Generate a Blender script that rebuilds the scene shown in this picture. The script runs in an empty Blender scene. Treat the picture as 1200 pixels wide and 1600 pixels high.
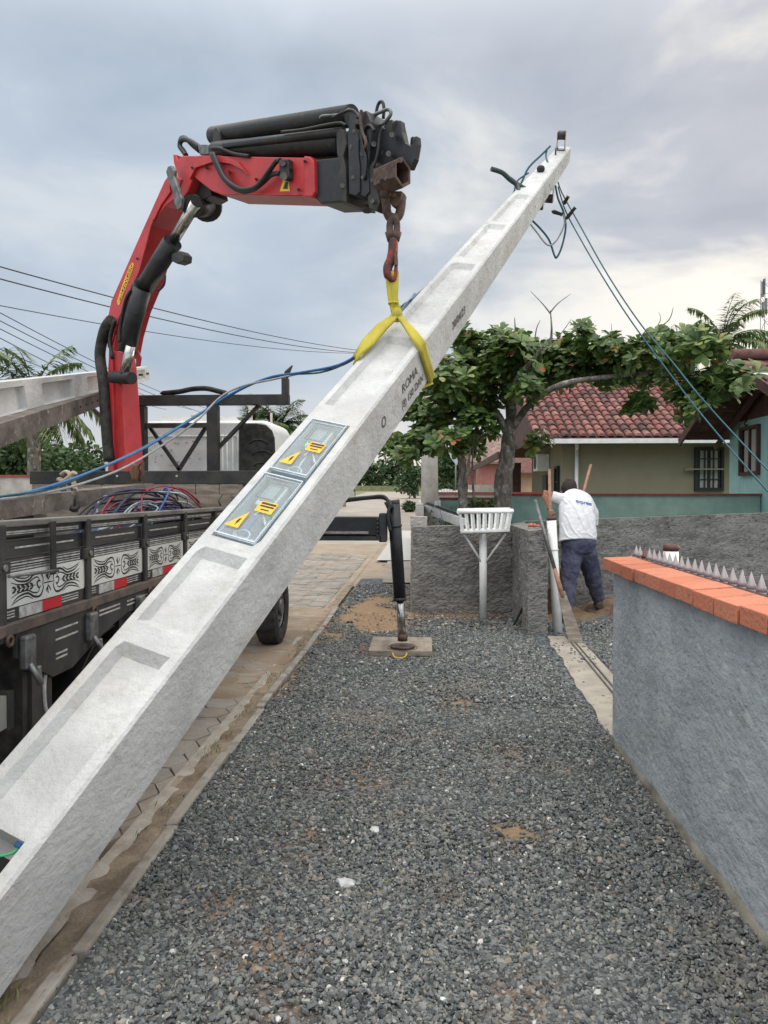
import bpy, bmesh, math, random
import numpy as np
from mathutils import Vector, Matrix, noise as mnoise
V = Vector
SC = bpy.context.scene
random.seed(7); RNG = np.random.default_rng(11)
R = math.radians

# ------------------------------------------------------------------ camera
FOC = 1150.0; EYE = 1.6
PITCH = math.atan(27/FOC); YAW = math.atan(60/FOC)
cam = bpy.data.cameras.new('camera'); camo = bpy.data.objects.new('camera', cam)
SC.collection.objects.link(camo); SC.camera = camo
cam.sensor_fit = 'VERTICAL'; cam.sensor_height = 36; cam.lens = 36*FOC/1600
cam.clip_start = 0.05; cam.clip_end = 3000
camo.location = (0, 0, EYE); camo.rotation_euler = (R(90)-PITCH, 0, YAW)
cF = V((-math.sin(YAW)*math.cos(PITCH), math.cos(YAW)*math.cos(PITCH), -math.sin(PITCH)))
cR = V((math.cos(YAW), math.sin(YAW), 0)); cU = cR.cross(cF); cC = V((0, 0, EYE))
def ray(px, py): return cF + cR*((px-600)/FOC) + cU*((800-py)/FOC)
def P(px, py, Y):                      # a measured picture direction taken out to street depth Y
    d = ray(px, py); return cC + d*(Y/d.y)
def G(px, py, z=0.0):
    d = ray(px, py); return cC + d*((z-EYE)/d.z)
def proj(p):
    d = V(p)-cC; z = d.dot(cF); return 600+FOC*d.dot(cR)/z, 800-FOC*d.dot(cU)/z

# ------------------------------------------------------------------ world, sun, exposure
W = bpy.data.worlds.new('World'); SC.world = W; W.use_nodes = True
SUN_EL = R(16); SUN_AZ = R(52)         # to the right of the street direction
def world_nodes():
    nt = W.node_tree; N = nt.nodes; L = nt.links; N.clear()
    out = N.new('ShaderNodeOutputWorld')
    sky = N.new('ShaderNodeTexSky'); sky.sky_type = 'NISHITA'; sky.sun_disc = False
    sky.sun_elevation = SUN_EL; sky.sun_rotation = SUN_AZ
    b1 = N.new('ShaderNodeBackground'); b1.inputs[1].default_value = 0.07; L.new(sky.outputs[0], b1.inputs[0])
    tc = N.new('ShaderNodeTexCoord')
    mp = N.new('ShaderNodeMapping'); mp.inputs['Scale'].default_value = (1.5, 1.5, 3.4); mp.inputs['Rotation'].default_value = (0, 0, .5); mp.inputs['Location'].default_value=(.35,.2,.1)
    L.new(tc.outputs['Generated'], mp.inputs[0])
    n1 = N.new('ShaderNodeTexNoise'); n1.inputs['Scale'].default_value = 1.9; n1.inputs['Detail'].default_value = 7; n1.inputs['Roughness'].default_value = .52; n1.inputs['Distortion'].default_value = .35
    L.new(mp.outputs[0], n1.inputs['Vector'])
    sx = N.new('ShaderNodeSeparateXYZ'); L.new(tc.outputs['Generated'], sx.inputs[0])
    # closeness to the sun azimuth
    dp = N.new('ShaderNodeVectorMath'); dp.operation = 'DOT_PRODUCT'
    sd = V((math.sin(SUN_AZ)*math.cos(SUN_EL), math.cos(SUN_AZ)*math.cos(SUN_EL), math.sin(SUN_EL)))
    dp.inputs[1].default_value = sd; L.new(tc.outputs['Generated'], dp.inputs[0])
    gl = N.new('ShaderNodeMapRange'); gl.inputs[1].default_value = .48; gl.inputs[2].default_value = 1.0; L.new(dp.outputs['Value'], gl.inputs[0])
    # clouds contrast grows towards the sun side
    r1 = N.new('ShaderNodeValToRGB'); L.new(n1.outputs['Fac'], r1.inputs[0])
    e = r1.color_ramp.elements
    e[0].position = .34; e[0].color = (.330, .395, .475, 1)
    e[1].position = .66; e[1].color = (.52, .565, .61, 1)
    m = e.new(.52); m.color = (.405, .47, .55, 1)
    r2 = N.new('ShaderNodeValToRGB'); L.new(n1.outputs['Fac'], r2.inputs[0])
    e = r2.color_ramp.elements
    e[0].position = .36; e[0].color = (.37, .375, .42, 1)
    e[1].position = .60; e[1].color = (.92, .85, .73, 1)
    m = e.new(.47); m.color = (.46, .455, .48, 1)
    mx = N.new('ShaderNodeMix'); mx.data_type = 'RGBA'; L.new(gl.outputs[0], mx.inputs[0]); L.new(r1.outputs[0], mx.inputs[6]); L.new(r2.outputs[0], mx.inputs[7])
    # the warm light band low over the horizon
    hz = N.new('ShaderNodeMapRange'); hz.inputs[1].default_value = .16; hz.inputs[2].default_value = -.01; L.new(sx.outputs[2], hz.inputs[0])
    mh = N.new('ShaderNodeMath'); mh.operation = 'MULTIPLY'; mh.inputs[1].default_value = .6; L.new(hz.outputs[0], mh.inputs[0])
    mx2 = N.new('ShaderNodeMix'); mx2.data_type = 'RGBA'; mx2.inputs[7].default_value = (.75, .64, .53, 1)
    L.new(mh.outputs[0], mx2.inputs[0]); L.new(mx.outputs[2], mx2.inputs[6])
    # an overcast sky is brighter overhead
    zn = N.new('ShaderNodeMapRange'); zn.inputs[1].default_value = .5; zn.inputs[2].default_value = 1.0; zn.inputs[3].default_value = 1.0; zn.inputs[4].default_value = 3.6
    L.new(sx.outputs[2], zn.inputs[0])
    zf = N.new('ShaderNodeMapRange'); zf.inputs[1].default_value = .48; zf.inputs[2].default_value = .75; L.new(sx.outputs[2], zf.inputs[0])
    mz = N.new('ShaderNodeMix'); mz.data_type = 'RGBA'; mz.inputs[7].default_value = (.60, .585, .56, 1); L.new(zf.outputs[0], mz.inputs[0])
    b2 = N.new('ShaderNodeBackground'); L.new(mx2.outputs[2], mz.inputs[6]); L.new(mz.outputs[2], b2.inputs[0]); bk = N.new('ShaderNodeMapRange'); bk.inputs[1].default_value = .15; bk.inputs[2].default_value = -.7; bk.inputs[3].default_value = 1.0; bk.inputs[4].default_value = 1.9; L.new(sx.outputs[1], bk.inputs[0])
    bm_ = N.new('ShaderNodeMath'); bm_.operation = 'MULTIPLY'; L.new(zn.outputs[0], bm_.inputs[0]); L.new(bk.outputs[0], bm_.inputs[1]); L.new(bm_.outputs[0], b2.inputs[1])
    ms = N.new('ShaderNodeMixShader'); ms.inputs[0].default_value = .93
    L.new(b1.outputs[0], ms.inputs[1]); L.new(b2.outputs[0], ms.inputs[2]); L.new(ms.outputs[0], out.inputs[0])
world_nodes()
sun = bpy.data.lights.new('sun', 'SUN'); sun.energy = 0.5; sun.angle = R(14); sun.color = (1, .86, .72)
suno = bpy.data.objects.new('sun', sun); SC.collection.objects.link(suno)
suno.rotation_euler = (R(90)-SUN_EL, 0, R(180)-SUN_AZ)
SC.view_settings.view_transform = 'Standard'; SC.view_settings.look = 'None'
SC.view_settings.exposure = 0.44; SC.view_settings.gamma = 1; SC.view_settings.use_curve_mapping = False

# ------------------------------------------------------------------ materials
MATS = {}
def mat(name, col, rough=.8, metal=0., var=.0, vscale=4., col2=None, bump=0., bscale=30., island=0., spec=.4, spots=None, stretch=None, detail=6, thr=(.38,.62), dist=.01):
    """procedural surface: noise mixes col with col2, fine bump, per-piece variation"""
    if name in MATS: return MATS[name]
    m = bpy.data.materials.new(name); m.use_nodes = True; nt = m.node_tree; N = nt.nodes; L = nt.links
    b = N['Principled BSDF']; b.inputs['Roughness'].default_value = rough; b.inputs['Metallic'].default_value = metal
    b.inputs['Specular IOR Level'].default_value = spec
    tc = N.new('ShaderNodeTexCoord'); mp = N.new('ShaderNodeMapping'); L.new(tc.outputs['Object'], mp.inputs[0])
    if stretch: mp.inputs['Scale'].default_value = stretch
    c = col; last = None
    if col2 is None: col2 = tuple(x*(1-var) for x in col)
    n = N.new('ShaderNodeTexNoise'); n.inputs['Scale'].default_value = vscale; n.inputs['Detail'].default_value = detail; n.inputs['Roughness'].default_value = .62
    L.new(mp.outputs[0], n.inputs['Vector'])
    mr = N.new('ShaderNodeMapRange'); mr.inputs[1].default_value = thr[0]; mr.inputs[2].default_value = thr[1]; L.new(n.outputs['Fac'], mr.inputs[0])
    mx = N.new('ShaderNodeMix'); mx.data_type = 'RGBA'; mx.inputs[6].default_value = (*col, 1); mx.inputs[7].default_value = (*col2, 1)
    L.new(mr.outputs[0], mx.inputs[0]); last = mx.outputs[2]
    if spots:                           # spots = (colour, scale, threshold, amount)
        for sc_, (scol, ss, th, am) in enumerate(spots):
            n2 = N.new('ShaderNodeTexNoise'); n2.inputs['Scale'].default_value = ss; n2.inputs['Detail'].default_value = 5; n2.inputs['Roughness'].default_value = .65
            off = N.new('ShaderNodeMapping'); off.inputs['Location'].default_value = (3.1*sc_+1.7, 5.3, 2.2); L.new(mp.outputs[0], off.inputs[0]); L.new(off.outputs[0], n2.inputs['Vector'])
            r_ = N.new('ShaderNodeMapRange'); r_.inputs[1].default_value = th; r_.inputs[2].default_value = th+.08; r_.inputs[4].default_value = am; L.new(n2.outputs['Fac'], r_.inputs[0])
            m2 = N.new('ShaderNodeMix'); m2.data_type = 'RGBA'; L.new(r_.outputs[0], m2.inputs[0]); L.new(last, m2.inputs[6]); m2.inputs[7].default_value = (*scol, 1); last = m2.outputs[2]
    if island:
        g = N.new('ShaderNodeNewGeometry'); hv = N.new('ShaderNodeHueSaturation')
        a = N.new('ShaderNodeMapRange'); a.inputs[3].default_value = 1-island; a.inputs[4].default_value = 1+island; L.new(g.outputs['Random Per Island'], a.inputs[0])
        L.new(a.outputs[0], hv.inputs['Value']); L.new(last, hv.inputs['Color']); last = hv.outputs[0]
    L.new(last, b.inputs['Base Color'])
    if bump:
        nb = N.new('ShaderNodeTexNoise'); nb.inputs['Scale'].default_value = bscale; nb.inputs['Detail'].default_value = 5; nb.inputs['Roughness'].default_value = .65
        L.new(mp.outputs[0], nb.inputs['Vector'])
        bp = N.new('ShaderNodeBump'); bp.inputs['Strength'].default_value = bump; bp.inputs['Distance'].default_value = dist; L.new(nb.outputs['Fac'], bp.inputs['Height']); L.new(bp.outputs[0], b.inputs['Normal'])
    MATS[name] = m; return m
def matramp(name, stops, rough=.8, spec=.3, bump=0., bscale=60., trans=0., grime=None):
    """each separate piece of the mesh takes its own colour from the stops"""
    m = bpy.data.materials.new(name); m.use_nodes = True; nt = m.node_tree; N = nt.nodes; L = nt.links
    b = N['Principled BSDF']; b.inputs['Roughness'].default_value = rough; b.inputs['Specular IOR Level'].default_value = spec
    g = N.new('ShaderNodeNewGeometry'); r = N.new('ShaderNodeValToRGB'); L.new(g.outputs['Random Per Island'], r.inputs[0])
    e = r.color_ramp.elements
    e[0].position = stops[0][0]; e[0].color = (*stops[0][1], 1); e[1].position = stops[-1][0]; e[1].color = (*stops[-1][1], 1)
    for p_, c_ in stops[1:-1]: q = e.new(p_); q.color = (*c_, 1)
    L.new(r.outputs[0], b.inputs['Base Color'])
    if grime:                           # (colour, scale, threshold, amount)
        tg = N.new('ShaderNodeTexCoord'); ng = N.new('ShaderNodeTexNoise'); ng.inputs['Scale'].default_value = grime[1]; ng.inputs['Detail'].default_value = 7; ng.inputs['Roughness'].default_value = .7; L.new(tg.outputs['Object'], ng.inputs['Vector'])
        rg_ = N.new('ShaderNodeMapRange'); rg_.inputs[1].default_value = grime[2]; rg_.inputs[2].default_value = grime[2]+.12; rg_.inputs[4].default_value = grime[3]; L.new(ng.outputs['Fac'], rg_.inputs[0])
        mg = N.new('ShaderNodeMix'); mg.data_type = 'RGBA'; L.new(rg_.outputs[0], mg.inputs[0]); L.new(r.outputs[0], mg.inputs[6]); mg.inputs[7].default_value = (*grime[0], 1); L.new(mg.outputs[2], b.inputs['Base Color'])
    if bump:
        tc = N.new('ShaderNodeTexCoord'); nb = N.new('ShaderNodeTexNoise'); nb.inputs['Scale'].default_value = bscale; nb.inputs['Detail'].default_value = 3; L.new(tc.outputs['Object'], nb.inputs['Vector'])
        bp = N.new('ShaderNodeBump'); bp.inputs['Strength'].default_value = bump; bp.inputs['Distance'].default_value = .01; L.new(nb.outputs['Fac'], bp.inputs['Height']); L.new(bp.outputs[0], b.inputs['Normal'])
    if trans:
        tr = N.new('ShaderNodeBsdfTranslucent'); L.new(r.outputs[0], tr.inputs[0]); ms = N.new('ShaderNodeMixShader'); ms.inputs[0].default_value = trans
        L.new(b.outputs[0], ms.inputs[1]); L.new(tr.outputs[0], ms.inputs[2]); L.new(ms.outputs[0], N['Material Output'].inputs[0])
    MATS[name] = m; return m
def glassmat(name, tint=(.9,.95,.95), base=.10, rough=.04):
    m = bpy.data.materials.new(name); m.use_nodes = True; nt = m.node_tree; N = nt.nodes; L = nt.links; N.clear()
    o = N.new('ShaderNodeOutputMaterial'); t = N.new('ShaderNodeBsdfTransparent'); t.inputs[0].default_value = (*tint, 1)
    g = N.new('ShaderNodeBsdfGlossy'); g.inputs['Roughness'].default_value = rough
    lw = N.new('ShaderNodeLayerWeight'); lw.inputs[0].default_value = .5; fr = N.new('ShaderNodeMath'); fr.operation = 'POWER'; fr.inputs[1].default_value = 4; L.new(lw.outputs['Facing'], fr.inputs[0])
    a = N.new('ShaderNodeMath'); a.operation = 'ADD'; a.use_clamp = True; a.inputs[1].default_value = base; L.new(fr.outputs[0], a.inputs[0])
    ms = N.new('ShaderNodeMixShader'); L.new(a.outputs[0], ms.inputs[0]); L.new(t.outputs[0], ms.inputs[1]); L.new(g.outputs[0], ms.inputs[2]); L.new(ms.outputs[0], o.inputs[0])
    MATS[name] = m; return m

# ------------------------------------------------------------------ builders
def rootloc(o):
    l = V((0, 0, 0))
    while o is not None: l += V(o.location); o = o.parent
    return l
class MB:
    def __init__(s): s.v = []; s.f = []; s.sm = []
    def add(s, vs, fs, smooth=False):
        k = len(s.v); s.v += [tuple(p) for p in vs]; s.f += [tuple(i+k for i in f) for f in fs]; s.sm += [smooth]*len(fs); return s
    def box(s, a, b):
        x0, x1 = sorted((a[0], b[0])); y0, y1 = sorted((a[1], b[1])); z0, z1 = sorted((a[2], b[2]))
        return s.add([(x0,y0,z0),(x1,y0,z0),(x1,y1,z0),(x0,y1,z0),(x0,y0,z1),(x1,y0,z1),(x1,y1,z1),(x0,y1,z1)],
                     [(0,3,2,1),(4,5,6,7),(0,1,5,4),(1,2,6,5),(2,3,7,6),(3,0,4,7)])
    def obox(s, c, ax, ay, az):         # centre and three half vectors
        c, ax, ay, az = V(c), V(ax), V(ay), V(az)
        if ax.cross(ay).dot(az) < 0: ax, ay = ay, ax
        vs = [c+ax*i+ay*j+az*k for k in (-1, 1) for j in (-1, 1) for i in (-1, 1)]
        return s.add(vs, [(0,2,3,1),(4,5,7,6),(0,1,5,4),(1,3,7,5),(3,2,6,7),(2,0,4,6)])
    def bar(s, p0, p1, w, h, up=(0, 0, 1)):   # a straight bar of section w x h
        p0, p1 = V(p0), V(p1); d = (p1-p0); L_ = d.length; d.normalize()
        x = d.cross(V(up)); 
        if x.length < 1e-4: x = d.cross(V((1, 0, 0)))
        x.normalize(); y = x.cross(d)
        return s.obox((p0+p1)/2, d*(L_/2), x*(w/2), y*(h/2))
    def prism(s, poly, ext):
        poly = [V(p) for p in poly]; ext = V(ext); n = len(poly)
        nn = V((0, 0, 0))
        for i in range(n): nn += poly[i].cross(poly[(i+1) % n])
        if nn.dot(ext) > 0: poly = poly[::-1]
        vs = poly+[p+ext for p in poly]
        return s.add(vs, [tuple(range(n)), tuple(range(2*n-1, n-1, -1))]+[(i, i+n, (i+1) % n+n, (i+1) % n) for i in range(n)])
    def tube(s, pts, r, n=8, caps=True, smooth=True, squash=None, up=None):
        pts = [V(p) for p in pts]; m = len(pts); rs = r if hasattr(r, '__len__') else [r]*m
        vs = []; prev = None
        for i, p in enumerate(pts):
            d = (pts[min(i+1, m-1)]-pts[max(i-1, 0)])
            if d.length < 1e-9: d = V((0, 0, 1))
            d.normalize()
            if prev is None:
                x = d.cross(V(up) if up else V((0, 0, 1)))
                if x.length < 1e-3: x = d.cross(V((1, 0, 0)))
            else: x = prev-d*prev.dot(d)
            x.normalize(); prev = x; y = d.cross(x)
            q = squash or (1, 1)
            for k in range(n):
                a = 2*math.pi*k/n; vs.append(p+x*(rs[i]*math.cos(a)*q[0])+y*(rs[i]*math.sin(a)*q[1]))
        fs = [(i*n+k, i*n+(k+1) % n, (i+1)*n+(k+1) % n, (i+1)*n+k) for i in range(m-1) for k in range(n)]
        s.add(vs, fs, smooth)
        if caps:
            s.f.append(tuple(len(s.v)-m*n+k for k in range(n-1, -1, -1))); s.sm.append(False)
            s.f.append(tuple(len(s.v)-n+k for k in range(n))); s.sm.append(False)
        return s
    def cyl(s, p0, p1, r0, r1=None, n=16, smooth=True): return s.tube([p0, p1], [r0, r0 if r1 is None else r1], n, True, smooth)
    def ball(s, c, r, nu=12, nv=8, rot=None):
        c = V(c); r = r if hasattr(r, '__len__') else (r, r, r); vs = []
        for j in range(nv+1):
            th = math.pi*j/nv
            for i in range(nu):
                ph = 2*math.pi*i/nu; q = V((r[0]*math.sin(th)*math.cos(ph), r[1]*math.sin(th)*math.sin(ph), -r[2]*math.cos(th)))
                if rot: q = rot @ q
                vs.append(c+q)
        fs = [(j*nu+i, j*nu+(i+1) % nu, (j+1)*nu+(i+1) % nu, (j+1)*nu+i) for j in range(nv) for i in range(nu)]
        return s.add(vs, fs, True)
    def ring(s, c, ax, r, rt, n=24, m=8):
        c = V(c); ax = V(ax).normalized(); x = ax.orthogonal().normalized(); y = ax.cross(x); vs = []
        for i in range(n):
            a = 2*math.pi*i/n; d = x*math.cos(a)+y*math.sin(a)
            for k in range(m):
                b = 2*math.pi*k/m; vs.append(c+d*(r+rt*math.cos(b))+ax*(rt*math.sin(b)))
        fs = [(i*m+k, ((i+1) % n)*m+k, ((i+1) % n)*m+(k+1) % m, i*m+(k+1) % m) for i in range(n) for k in range(m)]
        return s.add(vs, fs, True)
    def build(s, name, m, parent=None, bevel=0, mods=None):
        l = rootloc(parent) if parent else V((0, 0, 0))
        me = bpy.data.meshes.new(name); me.from_pydata([V(p)-l for p in s.v], [], s.f)
        me.polygons.foreach_set('use_smooth', s.sm); me.materials.append(m); me.update()
        o = bpy.data.objects.new(name, me); SC.collection.objects.link(o)
        if parent: o.parent = parent
        if bevel:
            bv = o.modifiers.new('bevel', 'BEVEL'); bv.width = bevel; bv.segments = 2; bv.limit_method = 'ANGLE'; bv.angle_limit = R(40)
        return o
def npmesh(name, verts, faces, m, parent=None, smooth=False):   # faces: (n,k) array
    me = bpy.data.meshes.new(name); verts = np.asarray(verts, dtype=np.float32); faces = np.asarray(faces, dtype=np.int32)
    if parent: verts = verts-np.array(rootloc(parent), dtype=np.float32)
    k = faces.shape[1]
    me.vertices.add(len(verts)); me.vertices.foreach_set('co', verts.ravel())
    me.loops.add(faces.size); me.loops.foreach_set('vertex_index', faces.ravel())
    me.polygons.add(len(faces)); me.polygons.foreach_set('loop_start', np.arange(0, faces.size, k, dtype=np.int32)); me.polygons.foreach_set('loop_total', np.full(len(faces), k, dtype=np.int32))
    me.polygons.foreach_set('use_smooth', np.full(len(faces), smooth)); me.update(calc_edges=True); me.materials.append(m)
    o = bpy.data.objects.new(name, me); SC.collection.objects.link(o)
    if parent: o.parent = parent
    return o
def tag(o, label=None, cat=None, group=None, kind=None):
    if label: o['label'] = label
    if cat: o['category'] = cat
    if group: o['group'] = group
    if kind: o['kind'] = kind
    return o
def empty(name, loc, label, cat, group=None):
    o = bpy.data.objects.new(name, None); SC.collection.objects.link(o); o.location = loc; o.empty_display_size = .1
    return tag(o, label, cat, group)
def copy_tree(src, loc, label=None):
    r = src.copy(); SC.collection.objects.link(r); r.location = loc
    if label: r['label'] = label
    for ch in list(src.children):
        c = ch.copy(); SC.collection.objects.link(c); c.parent = r
        for g in list(ch.children):
            d = g.copy(); SC.collection.objects.link(d); d.parent = c
    return r
def textmesh(name, s, size, org, xa, ya, m, parent, depth=.0015, align='CENTER', sx=1.0, bold=0.):
    cu = bpy.data.curves.new(name, 'FONT'); cu.body = s; cu.size = size; cu.extrude = depth; cu.align_x = align; cu.align_y = 'CENTER'; cu.resolution_u = 3; cu.offset = bold
    t = bpy.data.objects.new('tmp', cu); SC.collection.objects.link(t)
    dg = bpy.context.evaluated_depsgraph_get(); me = bpy.data.meshes.new_from_object(t.evaluated_get(dg))
    bpy.data.objects.remove(t); bpy.data.curves.remove(cu)
    me.name = name; xa = V(xa).normalized(); ya = V(ya).normalized(); za = xa.cross(ya)
    M = Matrix((xa*sx, ya, za)).transposed().to_4x4(); M.translation = V(org)-(rootloc(parent) if parent else V((0, 0, 0)))
    me.transform(M); me.materials.clear(); me.materials.append(m)
    o = bpy.data.objects.new(name, me); SC.collection.objects.link(o); o.parent = parent; return o
def bez(pts, n=8):                      # smooth curve through points
    pts = [V(p) for p in pts]; out = []
    for i in range(len(pts)-1):
        p0 = pts[max(i-1, 0)]; p1 = pts[i]; p2 = pts[i+1]; p3 = pts[min(i+2, len(pts)-1)]
        for k in range(n):
            t = k/n; out.append(.5*((2*p1)+(p2-p0)*t+(2*p0-5*p1+4*p2-p3)*t*t+(3*p1-p0-3*p2+p3)*t**3))
    out.append(pts[-1]); return out
def sag(a, b, s, n=16):
    a, b = V(a), V(b); return [a.lerp(b, i/n)-V((0, 0, s*4*(i/n)*(1-i/n))) for i in range(n+1)]

# leaves: arrays of quads folded along the middle
def leaf_arrays(cen, dirs, ups, ln, wd, kind='oval'):
    """one leaf per row; oval leaf = 3 quads (6+2 verts)"""
    n = len(cen); d = dirs/np.linalg.norm(dirs, axis=1, keepdims=True)
    s = np.cross(d, ups); s /= np.linalg.norm(s, axis=1, keepdims=True)+1e-9; u = np.cross(s, d)
    ln = ln[:, None]; wd = wd[:, None]
    prof = [(0., .10, 0), (.35, .62, .05), (.75, 1.0, .02), (1.0, .35, -.10)] if kind == 'oval' else [(0., .3, 0), (.4, 1, .02), (1., .12, -.1)]
    vs = []
    for t, w_, z_ in prof:
        c_ = cen+d*ln*t+u*ln*z_
        vs += [c_-s*wd*w_*.5+u*wd*w_*.10, c_+s*wd*w_*.5+u*wd*w_*.10]
    vs = np.stack(vs, 1); k = vs.shape[1]
    q = np.array([(2*i, 2*i+1, 2*i+3, 2*i+2) for i in range(k//2-1)])
    fs = (np.arange(n)*k)[:, None, None]+q[None]
    return vs.reshape(-1, 3), fs.reshape(-1, 4)
def crown(name, m, parent, clumps, per, ln, wd, rosette=False, seed=1, kind='oval'):
    """clumps: list of (centre, radii, weight) ; leaves spread through each clump's volume"""
    rg = np.random.default_rng(seed); cs = []; ds = []; us = []
    for c, r, wt in clumps:
        k = max(2, int(per*wt)); q = rg.normal(size=(k, 3)); q /= np.linalg.norm(q, axis=1, keepdims=True)
        rad = rg.random(k)**(1/2.2); pos = np.array(c)+q*rad[:, None]*np.array(r)
        if rosette:
            for p_, n_ in zip(pos, q):
                a = n_*.5+np.array([0, 0, .8])+rg.normal(size=3)*.25; a /= np.linalg.norm(a); x = np.cross(a, [1, .3, .1]); x /= np.linalg.norm(x); y = np.cross(a, x)
                nl = rg.integers(7, 12); ang = np.arange(nl)*2.4+rg.random()*6; el = rg.uniform(.0, .75, nl)
                d = (np.cos(ang)*np.cos(el))[:, None]*x+(np.sin(ang)*np.cos(el))[:, None]*y+np.sin(el)[:, None]*a
                cs.append(p_+d*.02); ds.append(d); us.append(np.tile(a, (nl, 1)))
        else:
            d = q*.7+rg.normal(size=(k, 3))*.6; d[:, 2] -= .1; cs.append(pos); ds.append(d); us.append(rg.normal(size=(k, 3))+np.array([0, 0, 1.2]))
    cs = np.concatenate(cs); ds = np.concatenate(ds); us = np.concatenate(us); n = len(cs)
    v, f = leaf_arrays(cs, ds, us, ln*rg.uniform(.6, 1.15, n), wd*rg.uniform(.7, 1.1, n), kind)
    return npmesh(name, v, f, m, parent)
#@@MAIN
# ------------------------------------------------------------------ common materials
m_conc = mat('pole_concrete', (.59,.59,.58), .82, var=.20, vscale=3.5, bump=.9, bscale=26, dist=.011, spots=[((.40,.385,.355),5.,.60,.55),((.33,.32,.30),30,.64,.6),((.36,.35,.32),3.2,.585,.5),((.20,.19,.17),70,.72,.8),((.44,.41,.37),1.6,.56,.45)])
m_conc_old = mat('weathered_concrete', (.20,.175,.155), .9, var=.5, vscale=6, bump=.6, bscale=60, spots=[((.10,.08,.07),8,.55,.7),((.5,.48,.45),14,.62,.6)])
m_concl = mat('old_pole_concrete', (.42,.39,.36), .85, var=.25, vscale=5, bump=.3, bscale=60, spots=[((.25,.2,.17),9,.6,.5)])
m_red = mat('crane_red', (.50,.036,.040), .42, var=.22, vscale=7, spec=.45, bump=.06, bscale=90, spots=[((.30,.06,.05),22,.60,.5),((.10,.05,.045),14,.66,.7)])
m_black = mat('crane_black', (.022,.023,.026), .42, var=.4, vscale=12, spec=.4, bump=.08, bscale=80, spots=[((.06,.055,.05),18,.60,.6)])
m_blackd = mat('dusty_black', (.018,.018,.02), .6, col2=(.045,.042,.038), vscale=7, bump=.1, spots=[((.10,.09,.08),26,.64,.3)])
m_rub = mat('rubber', (.014,.014,.015), .75, col2=(.05,.046,.04), vscale=14, bump=.2, bscale=70)
m_hose = mat('hose_black', (.02,.02,.022), .5, var=.3, bump=.1, bscale=120)
m_chrome = mat('chrome', (.50,.49,.47), .25, 1., var=.35, vscale=30, spots=[((.2,.16,.13),18,.64,.6)])
m_steel = mat('grey_steel', (.22,.22,.22), .5, .6, var=.5, vscale=18, bump=.2)
m_rust = mat('rusty_steel', (.14,.085,.065), .7, .3, col2=(.055,.04,.036), vscale=16, bump=.35, bscale=60, spots=[((.30,.25,.22),24,.66,.6)])
m_hookred = mat('hook_red', (.27,.035,.025), .55, col2=(.05,.03,.028), vscale=14, bump=.2)
m_yel = mat('sling_yellow', (.52,.44,.06), .85, var=.25, vscale=9, bump=.35, bscale=160, stretch=(1,1,.25))
m_white = mat('white_paint', (.79,.79,.77), .45, var=.14, vscale=6, spots=[((.40,.37,.33),12,.62,.4)])
m_pvc = mat('white_pvc', (.82,.82,.79), .35, var=.10, vscale=9, spots=[((.45,.42,.36),14,.64,.4)])
m_brown = mat('brown_cap', (.13,.055,.04), .5, var=.2)
m_wood = mat('grey_wood', (.31,.26,.21), .85, col2=(.15,.125,.10), vscale=5, bump=.4, bscale=40, stretch=(1,.25,5))
m_woodh = mat('tool_wood', (.36,.19,.12), .6, col2=(.25,.13,.085), vscale=14, bump=.15)
m_bluecab = mat('blue_cable', (.035,.15,.38), .45, var=.25, vscale=20)
m_greycab = mat('grey_cable', (.34,.36,.36), .5, var=.25, vscale=20)
m_tealcab = mat('teal_cable', (.02,.11,.15), .45, var=.25, vscale=20)
m_wire = mat('dark_wire', (.05,.05,.055), .6, var=.2)
m_stucco = mat('rough_stucco', (.29,.28,.262), .95, var=.45, vscale=3, bump=1.0, bscale=26, dist=.03, spots=[((.34,.325,.30),16,.56,.6),((.055,.052,.048),19,.55,.75)], stretch=(1,1,2.2))  # near-black speckle paints shaded roughcast crevices into the colour
m_bluewall = mat('grey_blue_plaster', (.43,.465,.495), .85, col2=(.32,.35,.375), vscale=3.2, bump=1.0, bscale=17, dist=.022, spots=[((.23,.25,.27),22,.57,.5),((.56,.575,.58),8,.58,.5),((.34,.31,.27),1.5,.60,.45),((.27,.28,.29),4.5,.57,.5)], stretch=(1,1,1.5))
m_brick = matramp('orange_brick', [(0,(.50,.165,.095)),(.5,(.56,.215,.13)),(1,(.43,.13,.075))], .85, bump=.6, bscale=60, grime=((.27,.15,.10),13,.55,.7))
m_roof = matramp('roof_tiles', [(0,(.20,.068,.060)),(.3,(.28,.115,.10)),(.5,(.11,.05,.045)),(.75,(.33,.16,.14)),(.9,(.22,.10,.09)),(1,(.07,.045,.04))], .85, bump=.5, bscale=25, grime=((.045,.035,.03),2.2,.50,.85))
m_teal = mat('teal_paint', (.35,.58,.58), .7, var=.12, vscale=3)
m_tealwall = mat('faded_teal_wall', (.34,.50,.42), .85, var=.25, vscale=2.5, bump=.3, bscale=20, spots=[((.36,.46,.40),5,.58,.5)])
m_redcap = mat('dull_red_cap', (.28,.06,.05), .7, var=.3, vscale=5)
m_olive = mat('olive_render', (.27,.24,.165), .85, var=.10, vscale=1.5, bump=.1)
m_brownp = mat('brown_boards', (.10,.05,.045), .7, var=.3, vscale=4)
m_dkglass = mat('dark_pane', (.02,.022,.026), .12, var=.2, spec=.6)
m_bark = mat('bark', (.22,.195,.165), .95, col2=(.09,.078,.065), vscale=9, bump=1., bscale=16, dist=.04, spots=[((.44,.43,.38),11,.54,.7),((.05,.042,.035),20,.58,.7)], stretch=(1,1,.55))
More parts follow.
